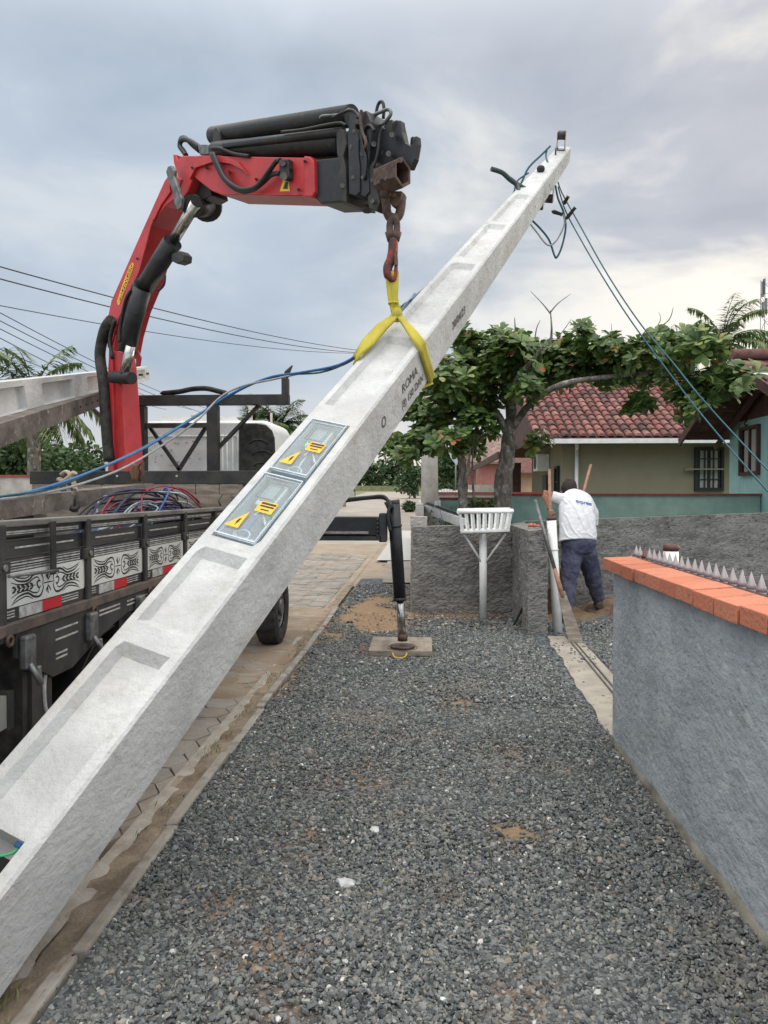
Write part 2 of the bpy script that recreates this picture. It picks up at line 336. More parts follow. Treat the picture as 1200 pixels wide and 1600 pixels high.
m_leafA = matramp('almond_leaf', [(0,(.042,.080,.022)),(.30,(.068,.124,.032)),(.60,(.108,.178,.046)),(.86,(.17,.25,.07)),(.978,(.26,.30,.09)),(.992,(.32,.13,.05)),(1,(.32,.13,.05))], .42, spec=.45, trans=.32)
m_leafB = matramp('bush_leaf', [(0,(.025,.052,.02)),(.5,(.048,.085,.032)),(1,(.09,.14,.055))], .6, trans=.15)
m_palm = matramp('palm_leaf', [(0,(.06,.11,.03)),(.6,(.10,.165,.05)),(1,(.24,.23,.11))], .5, trans=.2)
m_ink = mat('dark_ink', (.05,.045,.045), .8, col2=(.12,.11,.11), vscale=60)
m_yellabel = mat('yellow_label', (.78,.46,.03), .5, var=.05)
m_blk = mat('label_black', (.02,.02,.02), .5)

# ------------------------------------------------------------------ ground
def ground_mat():
    m = bpy.data.materials.new('gravel_base'); m.use_nodes = True; nt = m.node_tree; N = nt.nodes; L = nt.links; b = N['Principled BSDF']; b.inputs['Roughness'].default_value = .95; b.inputs['Specular IOR Level'].default_value=.2
    tc = N.new('ShaderNodeTexCoord')
    vo = N.new('ShaderNodeTexVoronoi'); vo.inputs['Scale'].default_value = 42; L.new(tc.outputs['Object'], vo.inputs['Vector'])
    sp = N.new('ShaderNodeSeparateColor'); L.new(vo.outputs['Color'], sp.inputs[0])
    r = N.new('ShaderNodeValToRGB'); e = r.color_ramp.elements; e[0].color = (.035,.040,.044,1); e[1].color = (.30,.32,.33,1); e[1].position=1; q=e.new(.45); q.color=(.085,.095,.102,1); q=e.new(.9); q.color=(.16,.17,.175,1)
    L.new(sp.outputs[0], r.inputs[0])
    n = N.new('ShaderNodeTexNoise'); n.inputs['Scale'].default_value = 1.1; n.inputs['Detail'].default_value = 7; n.inputs['Roughness'].default_value=.68; L.new(tc.outputs['Object'], n.inputs['Vector'])
    mr = N.new('ShaderNodeMapRange'); mr.inputs[1].default_value = .60; mr.inputs[2].default_value = .72; mr.inputs[4].default_value=.75; L.new(n.outputs['Fac'], mr.inputs[0])
    dirt = N.new('ShaderNodeMix'); dirt.data_type='RGBA'; n2 = N.new('ShaderNodeTexNoise'); n2.inputs['Scale'].default_value=16; n2.inputs['Detail'].default_value=5; L.new(tc.outputs['Object'], n2.inputs['Vector'])
    dirt.inputs[6].default_value=(.17,.12,.075,1); dirt.inputs[7].default_value=(.36,.24,.14,1); L.new(n2.outputs['Fac'], dirt.inputs[0])
    at = N.new('ShaderNodeAttribute'); at.attribute_name = 'dirt'
    ad = N.new('ShaderNodeMath'); ad.operation='MAXIMUM'; L.new(mr.outputs[0], ad.inputs[0]); L.new(at.outputs['Fac'], ad.inputs[1])
    mx = N.new('ShaderNodeMix'); mx.data_type='RGBA'; L.new(ad.outputs[0], mx.inputs[0]); L.new(r.outputs[0], mx.inputs[6]); L.new(dirt.outputs[2], mx.inputs[7]); L.new(mx.outputs[2], b.inputs['Base Color'])
    bp = N.new('ShaderNodeBump'); bp.inputs['Strength'].default_value=.8; bp.inputs['Distance'].default_value=.012; L.new(vo.outputs['Distance'], bp.inputs['Height']); bp.invert=True; L.new(bp.outputs[0], b.inputs['Normal'])
    return m
def far_z(y): return max(0., (y-24)*.0155) if y < 190 else 2.57
m_grass = mat('field_ground', (.12,.15,.06), .95, col2=(.20,.19,.10), vscale=.5, bump=.3, bscale=6)
m_soil = mat('brown_soil', (.20,.135,.09), .95, col2=(.11,.072,.05), vscale=5, bump=.9, bscale=26, dist=.03, spots=[((.30,.27,.23),30,.66,.6)])
def sheet(name, x0, x1, ys, z, m, edge=None, kind='structure'):
    b = MB(); 
    for i, y in enumerate(ys): b.v += [(x0 if not callable(x0) else x0(y), y, z+far_z(y)), (x1 if not callable(x1) else x1(y), y, z+far_z(y))]
    b.f = [(2*i, 2*i+1, 2*i+3, 2*i+2) for i in range(len(ys)-1)]; b.sm = [False]*len(b.f)
    o = b.build(name, m); tag(o, kind=kind); return o
ys = [-30,0,10,24,40,60,80,110,150,190,400,900]
sheet('ground', -900, 900, ys, -.03, m_grass)
# dirt mask of the gravel lot
def dirtval(x, y):
    n = mnoise.noise(V((x*2.1, y*1.3, 3)))*.5+mnoise.noise(V((x*6, y*5, 1)))*.25
    v = 0
    d = 1-(((x+.62)/.85)**2+((y-9.7)/2.3)**2)**.5; v = max(v, d*1.7+n*2.2)
    d = 1-(((x-1.8)/.75)**2+((y-9.9)/.75)**2)**.5; v = max(v, d*2.5+n)
    d = 1-(((x-.5)/1.1)**2+((y-9.75)/.45)**2)**.5; v = max(v, d*1.2+n)
    if 1.10 < x < 1.3 and y < 4.9: v = max(v, (x-1.14)*6+n*1.6)
    if x < -.82 and y > 5.2: v = max(v, (-1.0-x)*4+n*1.5)
    if y < 12:
        for cx, cy, rr in ((-.35,4.1,.34),(.42,3.45,.2),(-.55,3.4,.22),(-.5,2.5,.3),(.3,2.35,.22),(-.22,4.8,.25),(.75,3.0,.2),(-.45,2.15,.22),(.1,2.9,.16),(-.75,2.8,.2),(.55,4.6,.2),(-.1,1.9,.2),(.3,5.6,.25)):
            v = max(v, (1-math.hypot(x-cx, (y-cy)*.8)/(rr*1.3))*.9+n*.9-.2)
    return min(1., max(0., v))
def gravel_ground():
    xs = np.linspace(-1.16, 8.0, 110); yy = np.concatenate([np.linspace(-2, 1.2, 6), np.linspace(1.3, 14, 150)]); v = []; dv = []
    for y in yy:
        for x in xs:
            z = .0+.014*mnoise.noise(V((x*1.4, y*1.4, 0)))+(.05*max(0, 1-math.hypot(x-1.9, y-10.)/.9))
            v.append((x, y, z)); dv.append(dirtval(x, y) if 0 < y < 13 else 0.)
    nx = len(xs); f = [(j*nx+i, j*nx+i+1, (j+1)*nx+i+1, (j+1)*nx+i) for j in range(len(yy)-1) for i in range(nx-1)]
    o = npmesh('gravel_lot', v, f, ground_mat(), smooth=True); a = o.data.attributes.new('dirt', 'FLOAT', 'POINT'); a.data.foreach_set('value', dv); tag(o, kind='structure')
gravel_ground()
# loose stones: every one a small broken rock
m_stone = matramp('crushed_stone', [(0,(.050,.055,.057)),(.26,(.092,.100,.102)),(.55,(.140,.147,.145)),(.80,(.188,.193,.187)),(.91,(.25,.255,.245)),(.95,(.23,.18,.13)),(.990,(.34,.335,.315)),(1,(.68,.67,.64))], .8, spec=.3, bump=.35, bscale=120, grime=((.21,.185,.145),1.3,.53,.42))
def stones():
    import itertools
    t = (1+5**.5)/2
    base = np.array([(-1,t,0),(1,t,0),(-1,-t,0),(1,-t,0),(0,-1,t),(0,1,t),(0,-1,-t),(0,1,-t),(t,0,-1),(t,0,1),(-t,0,-1),(-t,0,1)])/math.sqrt(1+t*t)
    fc = np.array([(0,11,5),(0,5,1),(0,1,7),(0,7,10),(0,10,11),(1,5,9),(5,11,4),(11,10,2),(10,7,6),(7,1,8),(3,9,4),(3,4,2),(3,2,6),(3,6,8),(3,8,9),(4,9,5),(2,4,11),(6,2,10),(8,6,7),(9,8,1)])
    pts = []
    for (y0, y1, dens, sz) in ((1.55, 3.2, 12500, .0071), (3.2, 5.5, 9000, .0078), (5.5, 8.6, 4500, .0100), (8.6, 13.5, 1500, .013)):
        x0, x1 = -1.2, (1.26 if y0 < 4.5 else 2.6); n = int((x1-x0)*(y1-y0)*dens)
        p = np.stack([RNG.uniform(x0, x1, n), RNG.uniform(y0, y1, n), np.full(n, sz)], 1)
        dv = np.array([dirtval(a, b) for a, b, _ in p]); keep = RNG.random(n) > dv*1.05
        e = (p[:, 0] > -1.165+.02*np.sin(p[:, 1]*3.3)+.015*np.sin(p[:, 1]*9)) | (RNG.random(n) < .06)
        w = ~((p[:, 0] > 1.21) & (p[:, 1] < 4.83)); s = ~((p[:, 0] > 1.24) & (p[:, 0] < 1.72) & (p[:, 1] < 8.5) & (RNG.random(n) > .04)); g = ~((p[:,1]>9.9)&(p[:,0]>-.14)&(p[:,0]<1.25)) & (p[:,1] < 13) & ~((p[:,0]>1.2)&(p[:,1]>10.4))
        pts.append(p[keep & e & w & s & g])
    p = np.concatenate(pts); n = len(p)
    q = RNG.normal(size=(n, 4)); q /= np.linalg.norm(q, axis=1, keepdims=True); a, b, c, d = q.T
    Rm = np.stack([1-2*(c*c+d*d), 2*(b*c-a*d), 2*(b*d+a*c), 2*(b*c+a*d), 1-2*(b*b+d*d), 2*(c*d-a*b), 2*(b*d-a*c), 2*(c*d+a*b), 1-2*(b*b+c*c)], 1).reshape(n, 3, 3)
    s = np.exp(np.clip(RNG.normal(0, .40, n), -.9, .85))*p[:, 2]; sc = np.stack([RNG.uniform(.9, 1.35, n), RNG.uniform(.6, 1.05, n), RNG.uniform(.4, .8, n)], 1)*s[:, None]*1.02
    loc = base[None]*(1+RNG.uniform(-.28, .22, (n, 12, 1))); vv = loc*sc[:, None, :]; vv = np.einsum('nij,nkj->nki', Rm, vv)
    vv[:, :, 2] *= .8; vv += np.stack([p[:, 0], p[:, 1], .006+RNG.uniform(-.3, .9, n)*p[:, 2]*.6+.014*np.sin(p[:,0]*3)*np.sin(p[:,1]*2.3)*.4], 1)[:, None, :]
    ff = (np.arange(n)*12)[:, None, None]+fc[None]
    o = npmesh('loose_gravel', vv.reshape(-1, 3), ff.reshape(-1, 3), m_stone); tag(o, 'loose grey crushed stone covering the lot', 'gravel', kind='stuff')
stones()
# bigger pale stones
m_pale = mat('pale_stone', (.55,.56,.56), .8, var=.25, vscale=20, bump=.3)
def pale_stone(px, py, r, label):
    c = G(px, py); b = MB(); b.ball((c.x, c.y, r*.3), (r, r*.75, r*.42), 9, 6)
    b.v = [tuple(V(p)+V((mnoise.noise(V(p)*40), mnoise.noise(V(p)*40+V((5,5,5))), mnoise.noise(V(p)*40+V((9,1,3)))))*r*.45) for p in b.v]; b.sm = [False]*len(b.sm)
    tag(b.build('stone', m_pale), label, 'stone')
pale_stone(541, 1385, .040, 'large flat white stone lying in the middle of the gravel')
pale_stone(586, 1300, .027, 'small white stone on the gravel beyond the large flat white one')
pale_stone(270, 1490, .016, 'white chip of stone close to the kerb at the near left')
pale_stone(520, 1438, .014, 'tiny white stone just left of and nearer than the large flat one')
# soil heap by the wall
def soil():
    n = 26; v = []; 
    for j in range(n):
        for i in range(n):
            x = 1.55+i/(n-1)*1.5; y = 9.35+j/(n-1)*1.15; d = 1-math.hypot((x-2.55)/.5, (y-10.2)/.6)
            v.append((x, y, -.02+max(0, d)**.8*.21+.05*mnoise.noise(V((x*9, y*9, 0)))*(1 if d > -.1 else 0)))
    f = [(j*n+i, j*n+i+1, (j+1)*n+i+1, (j+1)*n+i) for j in range(n-1) for i in range(n-1)]
    tag(npmesh('soil_heap', v, f, m_soil, smooth=False), 'heap of loose brown soil dug out beside the man', 'soil', kind='stuff')
soil()
# road: dirt sheet, hexagonal concrete pavers
m_road = mat('dirt_road', (.33,.27,.205), .95, col2=(.27,.215,.16), vscale=1.3, bump=.5, bscale=30, spots=[((.34,.30,.25),4,.56,.6),((.09,.07,.055),9,.6,.6)])
m_dirtbank = mat('gutter_dirt', (.17,.13,.095), .95, col2=(.30,.24,.175), vscale=6, bump=.8, bscale=40, dist=.02, spots=[((.05,.06,.03),7,.62,.7),((.4,.38,.35),50,.69,.8)])
sheet('road', -9.5, -1.27, [-6,0,4,8,14,20,24], -.012, m_road)
m_roadfar = mat('far_road', (.35,.32,.275), .9, col2=(.28,.245,.205), vscale=.7, bump=.3, bscale=12)
sheet('road', lambda y: -7.5-(y-24)*.035, lambda y: -1.0-(y-24)*.028 if y<60 else -2, [24.,30,40,60,80,110,150,168], -.012, m_roadfar)
sheet('pavement', lambda y:-1.0-(y-24)*.026 if y<60 else -1.9, .1, [13.2,20,24.,30,40,60,80,110], .02, mat('far_pavement', (.30,.265,.23), .9, var=.2, vscale=1))
sheet('driveway', -1.1, -.12, [17.5,24,30], .04, mat('pale_slab', (.44,.43,.41), .8, var=.1))
def pavers():
    b = MB(); r = .14; dx = r*1.5; dy = r*math.sqrt(3); rg = random.Random(4)
    for i in range(-1, 22):
        for j in range(0, 84):
            cx = -1.545-i*dx; cy = .2+j*dy+(dy/2 if i % 2 else 0)
            if cy > 20: continue
            if mnoise.noise(V((cx*.5, cy*.4, 7))) > .42 and cy > 5: continue
            tx = rg.uniform(-.02, .02); ty = rg.uniform(-.02, .02); z = rg.uniform(-.004, .005)-(.012 if cy>5.5 else 0)*(.5+mnoise.noise(V((cx, cy, 1)))); rr = r*.98
            top = []; bot = []
            if i == -1 and mnoise.noise(V((cx*3, cy*2.3, 2))) > .35: continue
            for k in range(6):
                a = math.pi/3*k; x = rr*math.cos(a)*rg.uniform(.96, 1.02); y = rr*math.sin(a)*rg.uniform(.96, 1.02)
                if cx+x > -1.405: x = -1.405-cx
                top.append((cx+x*.98, cy+y*.98, z+x*tx+y*ty)); bot.append((cx+x, cy+y, z-.012)); 
            k0 = len(b.v); b.v += top+bot; b.f.append(tuple(k0+k for k in range(6))); b.f += [(k0+k, k0+6+k, k0+6+(k+1) % 6, k0+(k+1) % 6) for k in range(6)]; b.sm += [False]*7
    o = b.build('road_pavers', mat('hex_pavers', (.29,.27,.24), .92, col2=(.21,.185,.155), vscale=2.2, bump=.6, bscale=55, island=.10, spots=[((.34,.275,.205),1.1,.54,.7),((.42,.40,.37),70,.66,.5),((.11,.085,.06),5,.60,.6)])); tag(o, kind='structure')
sheet('paver_joints', -5.2, -1.41, [.1,2,4,6.2], -.0085, mat('joint_dirt', (.15,.115,.085), .95, var=.5, vscale=6, bump=.4))
sheet('verge', -1.28, -.0, [12.8,16,20,24], -.02, m_road)
pavers()
def bank():
    v = []; ys_ = np.linspace(.6, 13, 240); nx = 12
    for y in ys_:
        for i in range(nx):
            x = -1.345+.045*mnoise.noise(V((0, y*2.2, 0)))*(1 if i == 0 else 0)+.14*i/(nx-1)
            v.append((x, y, -.006+.022*mnoise.noise(V((x*9, y*9, 0)))+.018*(i/(nx-1))))
    f = [(j*nx+i, j*nx+i+1, (j+1)*nx+i+1, (j+1)*nx+i) for j in range(len(ys_)-1) for i in range(nx-1)]
    tag(npmesh('gutter', v, f, m_dirtbank, smooth=True), kind='structure')
bank()
def sand():
    nx, ny = 60, 150; v = []; keep = []
    for j in range(ny):
        for i in range(nx):
            x = -3.1+1.83*i/(nx-1); y = 4.8+6.4*j/(ny-1); n = mnoise.noise(V((x*1.7, y*1.1, 4)))*.55+mnoise.noise(V((x*5, y*4, 8)))*.3+mnoise.noise(V((x*17, y*15, 8)))*.12
            d = min((y-5.3)*.55, (11.0-y)*.6, (x+3.0)*.9, .55)+n*.7
            v.append((x, y, -.03+.045*min(1, max(0, d))**.6+.004*n))
    f = [(j*nx+i, j*nx+i+1, (j+1)*nx+i+1, (j+1)*nx+i) for j in range(ny-1) for i in range(nx-1)]
    tag(npmesh('road_sand', v, f, mat('orange_sand', (.31,.24,.175), .95, col2=(.22,.165,.115), vscale=2.4, bump=.6, bscale=45, spots=[((.43,.39,.34),3.2,.57,.6),((.17,.12,.08),13,.62,.6)]), smooth=True), 'orange sandy soil washed over the pavers around the front wheel', 'sand', kind='stuff')
sand()
def cement_strip():
    v = []; ys_ = np.linspace(.5, 8.2, 260)
    for y in ys_:
        a = -1.405; b_ = -1.325+.022*mnoise.noise(V((3, y*5, 0)))+.02*mnoise.noise(V((3, y*1.4, 0)))
        if mnoise.noise(V((8, y*1.1, 0))) > .33: b_ = -1.39
        for i in range(5): v.append((a+(b_-a)*i/4, y, .002-.012*(i/4)**3+.004*mnoise.noise(V((i*.7, y*14, 0)))))
    f = [(j*5+i, j*5+i+1, (j+1)*5+i+1, (j+1)*5+i) for j in range(len(ys_)-1) for i in range(4)]
    tag(npmesh('cement_edging', v, f, mat('pale_cement', (.40,.37,.325), .92, col2=(.29,.255,.21), vscale=7, bump=.8, bscale=60, spots=[((.2,.16,.12),9,.62,.6)]), smooth=True), kind='structure')
cement_strip()
def kerb():
    b = MB(); y = .5; rg = random.Random(3); m = mat('kerb_concrete', (.33,.305,.27), .92, col2=(.22,.195,.165), vscale=5, bump=.5, bscale=50, spots=[((.12,.10,.075),6,.58,.6)])
    while y < 9.6:
        l = .98; dx = rg.uniform(-.010, .010); dz = rg.uniform(-.010, .008)
        b.obox((-1.2+dx, y+l/2-.008, -.027+dz), (.029, rg.uniform(-.004,.004), 0), (rg.uniform(-.008,.008), (l-.016)/2, rg.uniform(-.006,.006)), (0, 0, .052)); y += l
    tag(b.build('kerb', m, bevel=.01), kind='structure')
kerb()
# little weeds and dry straw on the gutter and the gravel
def weeds():
    cs=[];ds=[];us=[];rg=np.random.default_rng(5)
    spots=[(-1.3,y,12) for y in rg.uniform(1.8,8.5,26)]+[(rg.uniform(-1.05,1.0),y,6) for y in rg.uniform(2.0,5,26)]+[(rg.uniform(-.1,1.1),9.8,8) for _ in range(8)]
    for x,y,k in spots:
        k=int(k); cs.append(np.stack([x+rg.normal(0,.035,k),y+rg.normal(0,.05,k),np.full(k,.008)],1)); d=rg.normal(size=(k,3))*.8; d[:,2]=np.abs(d[:,2])+.25; ds.append(d); us.append(np.tile([.1,.2,1.],(k,1)))
    cs=np.concatenate(cs);ds=np.concatenate(ds);us=np.concatenate(us);n=len(cs); v,f=leaf_arrays(cs,ds,us,rg.uniform(.02,.055,n),rg.uniform(.003,.008,n),'b')
    tag(npmesh('weeds', v, f, matramp('weed_leaf',[(0,(.10,.13,.04)),(.5,(.16,.16,.07)),(1,(.32,.26,.15))])), 'small weeds and dry straw in the gutter and gravel', 'weeds', kind='stuff')
weeds()
def dry_leaf(px,py,s,lab):
    c=G(px,py,.02); v,f=leaf_arrays(np.array([c]),np.array([[.8,.3,.15]]),np.array([[.1,-.4,.9]]),np.array([s]),np.array([s*.6])); v[:,2]-=v[:,2].min()-.012
    tag(npmesh('fallen_leaf',v,f,mat('dry_leaf',(.24,.075,.045),.7,var=.3)),lab,'leaf')
dry_leaf(560,1015,.09,'curled brown dry leaf left of the wooden pad'); dry_leaf(596,884,.1,'brown dry leaf on the gravel near the stabiliser leg'); dry_leaf(500,980,.09,'brown dry leaf beside the far end of the kerb')

# ------------------------------------------------------------------ the lifted pole
pA = V((-1.517,2.5426,.2299)); pT = V((1.4452,7.739,5.0961)); pW = V((.9213549,-.3237744,-.2151169)); pD = V((.0593582,.66408935,-.74529319)); pU = (pT-pA).normalized()
KS = .89   # the whole pole lies a little nearer
w0,w1,d0,d1,bw,bd = [q*KS for q in (.3799,.1381,.3687,.1539,.0516,.0587)]
pA = cC+(pA-cC)*KS; pT = cC+(pT-cC)*KS
def pw(t): return w0+(w1-w0)*t+bw*4*t*(1-t)
def pd(t): return d0+(d1-d0)*t+bd*4*t*(1-t)
def PP(t, a, b):        # a,b in -.5...5 of width and depth
    return pA+(pT-pA)*t+pW*(pw(t)*a)+pD*(pd(t)*b)
def t_at(py, a=0, b=-.5):
    lo, hi = -.15, 1.05
    for _ in range(40):
        m_ = (lo+hi)/2
        if proj(PP(m_, a, b))[1] > py: lo = m_
        else: hi = m_
    return (lo+hi)/2
PL = (pT-pA).length
mp_ = G(0, 1600)
pole = empty('utility_pole', PP(-.04, 0, 0), 'new pale concrete utility pole with two glazed meter boxes, lifted aslant by the crane', 'utility pole')
rec = [(t_at(1300,0,-.36), t_at(1013)), (t_at(983), t_at(862)), (t_at(637), t_at(527)), (t_at(505), t_at(411)), (t_at(402), t_at(350)), (t_at(346), t_at(304))]
tb0, tb1, tb2 = t_at(852), t_at(744), t_at(655)
def pole_shaft():
    b = MB(); depth = .5; sl = .011   # recess depth as a share of width
    st = {-.09: 0, 1.0: 0}
    marks = []
    for a, c in rec[1:]: marks.append((a, c, .115))
    a0 = rec[0][0]; st.update({-.0885: .0, -.088: .48, a0-.0008: .48, a0: .13, rec[0][1]-.006: .13, rec[0][1]: 0})
    marks.append((tb0+.004, tb2-.004, .30))
    for a, c, dp in marks:
        s_ = .006
        st[a] = 0; st[a+s_] = dp; st[c-s_] = dp; st[c] = 0
    ts = sorted(st)
    full = []
    for i, t in enumerate(ts):
        full.append((t, st[t]))
        if i < len(ts)-1 and ts[i+1]-t > .03:
            k = int((ts[i+1]-t)/.02)
            for q in range(1, k+1):
                u = q/(k+1); full.append((t+(ts[i+1]-t)*u, st[t]+(st[ts[i+1]]-st[t])*u if abs(st[t]-st[ts[i+1]]) < .01 else st[t]))
    n = None
    for t, dp in full:
        w, d = pw(t), pd(t); ch = .010; fl = .040 if t > .35 else .046
        if t < rec[0][1] : fl = .052
        j = lambda k: .0025*mnoise.noise(V((t*60, k*3., 0)))
        prof = [(-w/2, -d/2+ch), (-w/2+ch, -d/2), (-w/2+fl, -d/2), (-w/2+fl+.020, -d/2+dp*w), (w/2-fl-.020, -d/2+dp*w), (w/2-fl, -d/2), (w/2-ch, -d/2), (w/2, -d/2+ch), (w/2, 0), (w/2, d/2-ch), (w/2-ch, d/2), (-w/2+ch, d/2), (-w/2, d/2-ch), (-w/2, 0)]
        n = len(prof); c0 = pA+(pT-pA)*t
        b.v += [tuple(c0+pW*(x+j(k))+pD*(y+j(k+40))) for k, (x, y) in enumerate(prof)]
    m_ = len(full)
    for i in range(m_-1):
        for k in range(n): b.f.append((i*n+k, (i+1)*n+k, (i+1)*n+(k+1) % n, i*n+(k+1) % n)); b.sm.append(False)
    b.f.append(tuple(range(n))); b.f.append(tuple((m_-1)*n+k for k in range(n-1, -1, -1))); b.sm += [False]*2
    o = b.build('shaft', m_conc, pole)
    return o
shaft = pole_shaft()
# writing painted on the side face
def side_pt(t, b): return PP(t, .5, b)+pW*.003
def t_side(py, b):
    lo, hi = -.1, 1.05
    for _ in range(40):
        m_ = (lo+hi)/2
        if proj(side_pt(m_, b))[1] > py: lo = m_
        else: hi = m_
    return (lo+hi)/2
textmesh('painted_lettering', 'ROMA', .082, side_pt(t_side(594,-.10), -.10), pU, -pD, m_ink, pole, depth=.0004, sx=.95)
textmesh('painted_lettering', '(8) 150 DAN', .072, side_pt(t_side(612,.22), .22), pU, -pD, m_ink, pole, depth=.0004, sx=.82)
textmesh('painted_lettering', 'O', .095, side_pt(t_side(660,.02), .02), pU, -pD, m_ink, pole, depth=.0004, sx=.75)
textmesh('painted_lettering', '20/04/23', .08, side_pt(t_side(497,.05), .05), pU, -pD, m_ink, pole, depth=.0004, sx=.85)
# small bolt holes near the tip
for i in range(9):
    t = .80+i*.0225; c = PP(t, .5, .02*((i % 2)*2-1)); b = MB(); b.cyl(c-pW*.01, c+pW*.0015, .008, n=10); b.build('bolt_hole', m_blk, pole)

# meter boxes
m_glass = glassmat('cover_glass', (.90,.95,.96), .085, .04)
m_boxback = mat('meter_back', (.20,.25,.33), .5, var=.3, vscale=8)
m_clear = mat('clear_plastic', (.54,.60,.65), .15, var=.2, vscale=12, spec=.7)
m_lcd = mat('display_panel', (.16,.22,.24), .2, var=.1, spec=.6)
m_green = mat('green_plastic', (.10,.32,.20), .5)
m_blu = mat('blue_plastic', (.05,.18,.42), .5)
def FP(t, a, off):     # front face point: a in metres from the axis, off metres above the face
    return pA+(pT-pA)*t+pW*a+pD*(-pd(t)/2-off)
def meter_box(t0, t1, inner):
    w = pw((t0+t1)/2); hw = w/2-.062; g = .003
    a0, a1 = -hw, hw; tt = lambda s: t0+(t1-t0)*s
    def slab(name, s0, s1, x0, x1, z0, z1, m, par, bev=0):
        b = MB(); vs = [FP(tt(s), x*hw, z) for z in (z0, z1) for s in (s0, s1) for x in (x0, x1)]
        b.add(vs, [(0,2,3,1),(4,5,7,6),(0,1,5,4),(1,3,7,5),(3,2,6,7),(2,0,4,6)]); 
        return b.build(name, m, par, bevel=bev)
    box = slab('meter_box', .01, .99, -.98, .98, -.095, -.088, m_boxback, pole)
    # walls of the housing
    for nm, q in (('housing_wall', (.005,.02,-1,1)), ('housing_wall', (.98,.995,-1,1)), ('housing_wall', (.022,.978,-1,-.965)), ('housing_wall', (.022,.978,.965,1))):
        slab(nm, q[0], q[1], q[2], q[3], -.087, -.004, m_clear, box)
    slab('glass_cover', -.004, 1.004, -1.06, 1.06, .001, .008, m_glass, box)
    for q in ((-.004,.012,-1.06,1.06),(.988,1.004,-1.06,1.06),(.0125,.9875,-1.06,-1.03),(.0125,.9875,1.03,1.06)): slab('cover_frame', q[0], q[1], q[2], q[3], .009, .014, m_clear, box)
    # meter body, display frame
    slab('meter_body', .60, .96, -.72, .30, -.086, -.03, mat('meter_grey', (.62,.66,.66), .4, var=.1), box, .008)
    slab('display', .66, .93, -.60, .18, -.0295, -.022, m_lcd, box, .004)
    for q in ((.635,.652,-.70,.28),(.945,.962,-.70,.28),(.6525,.9445,-.70,-.665),(.6525,.9445,.245,.28)): slab('display_frame', q[0], q[1], q[2], q[3], -.002, .0005, m_rub, box)
    slab('breaker', .40, .56, .12, .55, -.086, -.045, m_green if inner else m_boxback, box, .004)
    slab('breaker', .20, .44, .58, .82, -.086, -.03, m_clear, box, .01)
    slab('terminal_cover', .05, .16, -.5, .6, -.086, -.05, m_clear, box, .008)
    # wires
    def wire(pts, r, m): 
        b = MB(); b.tube(bez([FP(tt(s), x*hw, z) for s, x, z in pts], 6), r, 6); b.build('wire', m, box)
    wire([(.1,.35,-.05),(.05,.1,-.03),(.06,-.3,-.03),(.14,-.5,-.03),(.2,-.2,-.03),(.18,.2,-.03),(.1,.3,-.03),(.07,-.1,-.028),(.12,-.4,-.025)], .0045, m_clear)
    wire([(.45,-.3,-.04),(.50,0,-.02),(.42,.35,-.02),(.34,.62,-.03)], .005, m_white)
    wire([(.16,-.1,-.06),(.3,-.12,-.04),(.45,-.18,-.05)], .006, m_blu if inner else m_clear)
    wire([(.1,.5,-.05),(.2,.75,-.03),(.42,.8,-.03),(.5,.55,-.04)], .005, m_greycab)
    # warning stickers on the cover
    z = .0085
    b = MB(); tri = [FP(tt(.13), -.93*hw, z), FP(tt(.13), -.20*hw, z), FP(tt(.385), -.24*hw, z), FP(tt(.35), -.42*hw, z)]; b.prism([tri[0], tri[1], tri[2]], -pD*.0008); st = b.build('warning_sticker', m_yellabel, box)
    c = FP(tt(.205), -.42*hw, z+.0012); b = MB(); s = .016
    for q in (((-.2,1.5),(.5,1.6),(.1,.2),(-.5,.1)), ((-.3,.35),(.4,.5),(-.3,-1.3))): b.prism([c+pW*x*s+pU*y*s for x, y in q], -pD*.0006)
    b.build('bolt_symbol', m_blk, box)
    slab('warning_label', .42, .585, -.12, .78, z, z+.0008, m_yellabel, box)
    slab('label_stripe', .54, .57, -.04, .72, z+.001, z+.0016, m_blk, box)
    slab('label_stripe', .50, .525, -.02, .70, z+.001, z+.0016, m_blk, box)
    slab('label_text', .452, .470, .12, .56, z+.001, z+.0016, m_blk, box)
    return box
meter_box(tb0+.006, tb1-.003, True); meter_box(tb1+.003, tb2-.006, False)
# deep cable pocket low on the pole: conduit end and green wire
tw = rec[0][0]-.0008; wq = pw(tw); c = pA+(pT-pA)*tw+pD*(-pd(tw)/2+.26*wq)+pW*(.13*wq)
b = MB(); b.cyl(c+pU*.02, c-pU*.012, .016, n=14); b.build('conduit_socket', m_blu, pole); b = MB(); b.cyl(c-pU*.0121, c-pU*.0125, .010, n=12); b.build('conduit_bore', m_blk, pole)
b = MB(); b.tube(bez([c-pU*.0, c-pU*.03-pD*.005, c-pU*.06-pW*.05, c-pU*.09-pW*.12], 6), .0055, 6); b.build('earth_wire', mat('bright_green_wire', (.08,.50,.22), .4), pole)
b = MB(); q = lambda t, a: pA+(pT-pA)*t+pD*(-pd(t)/2+.478*pw(t))+pW*a; b.prism([q(tw-.006,-.10), q(tw-.006,.07), q(tw-.0085,.10), q(-.08,.12), q(-.08,-.12)], -pD*.002); b.build('painted_opening_dark', m_blk, pole)  # flat black plate paints the darkness of the pocket's opening, no hole is cut
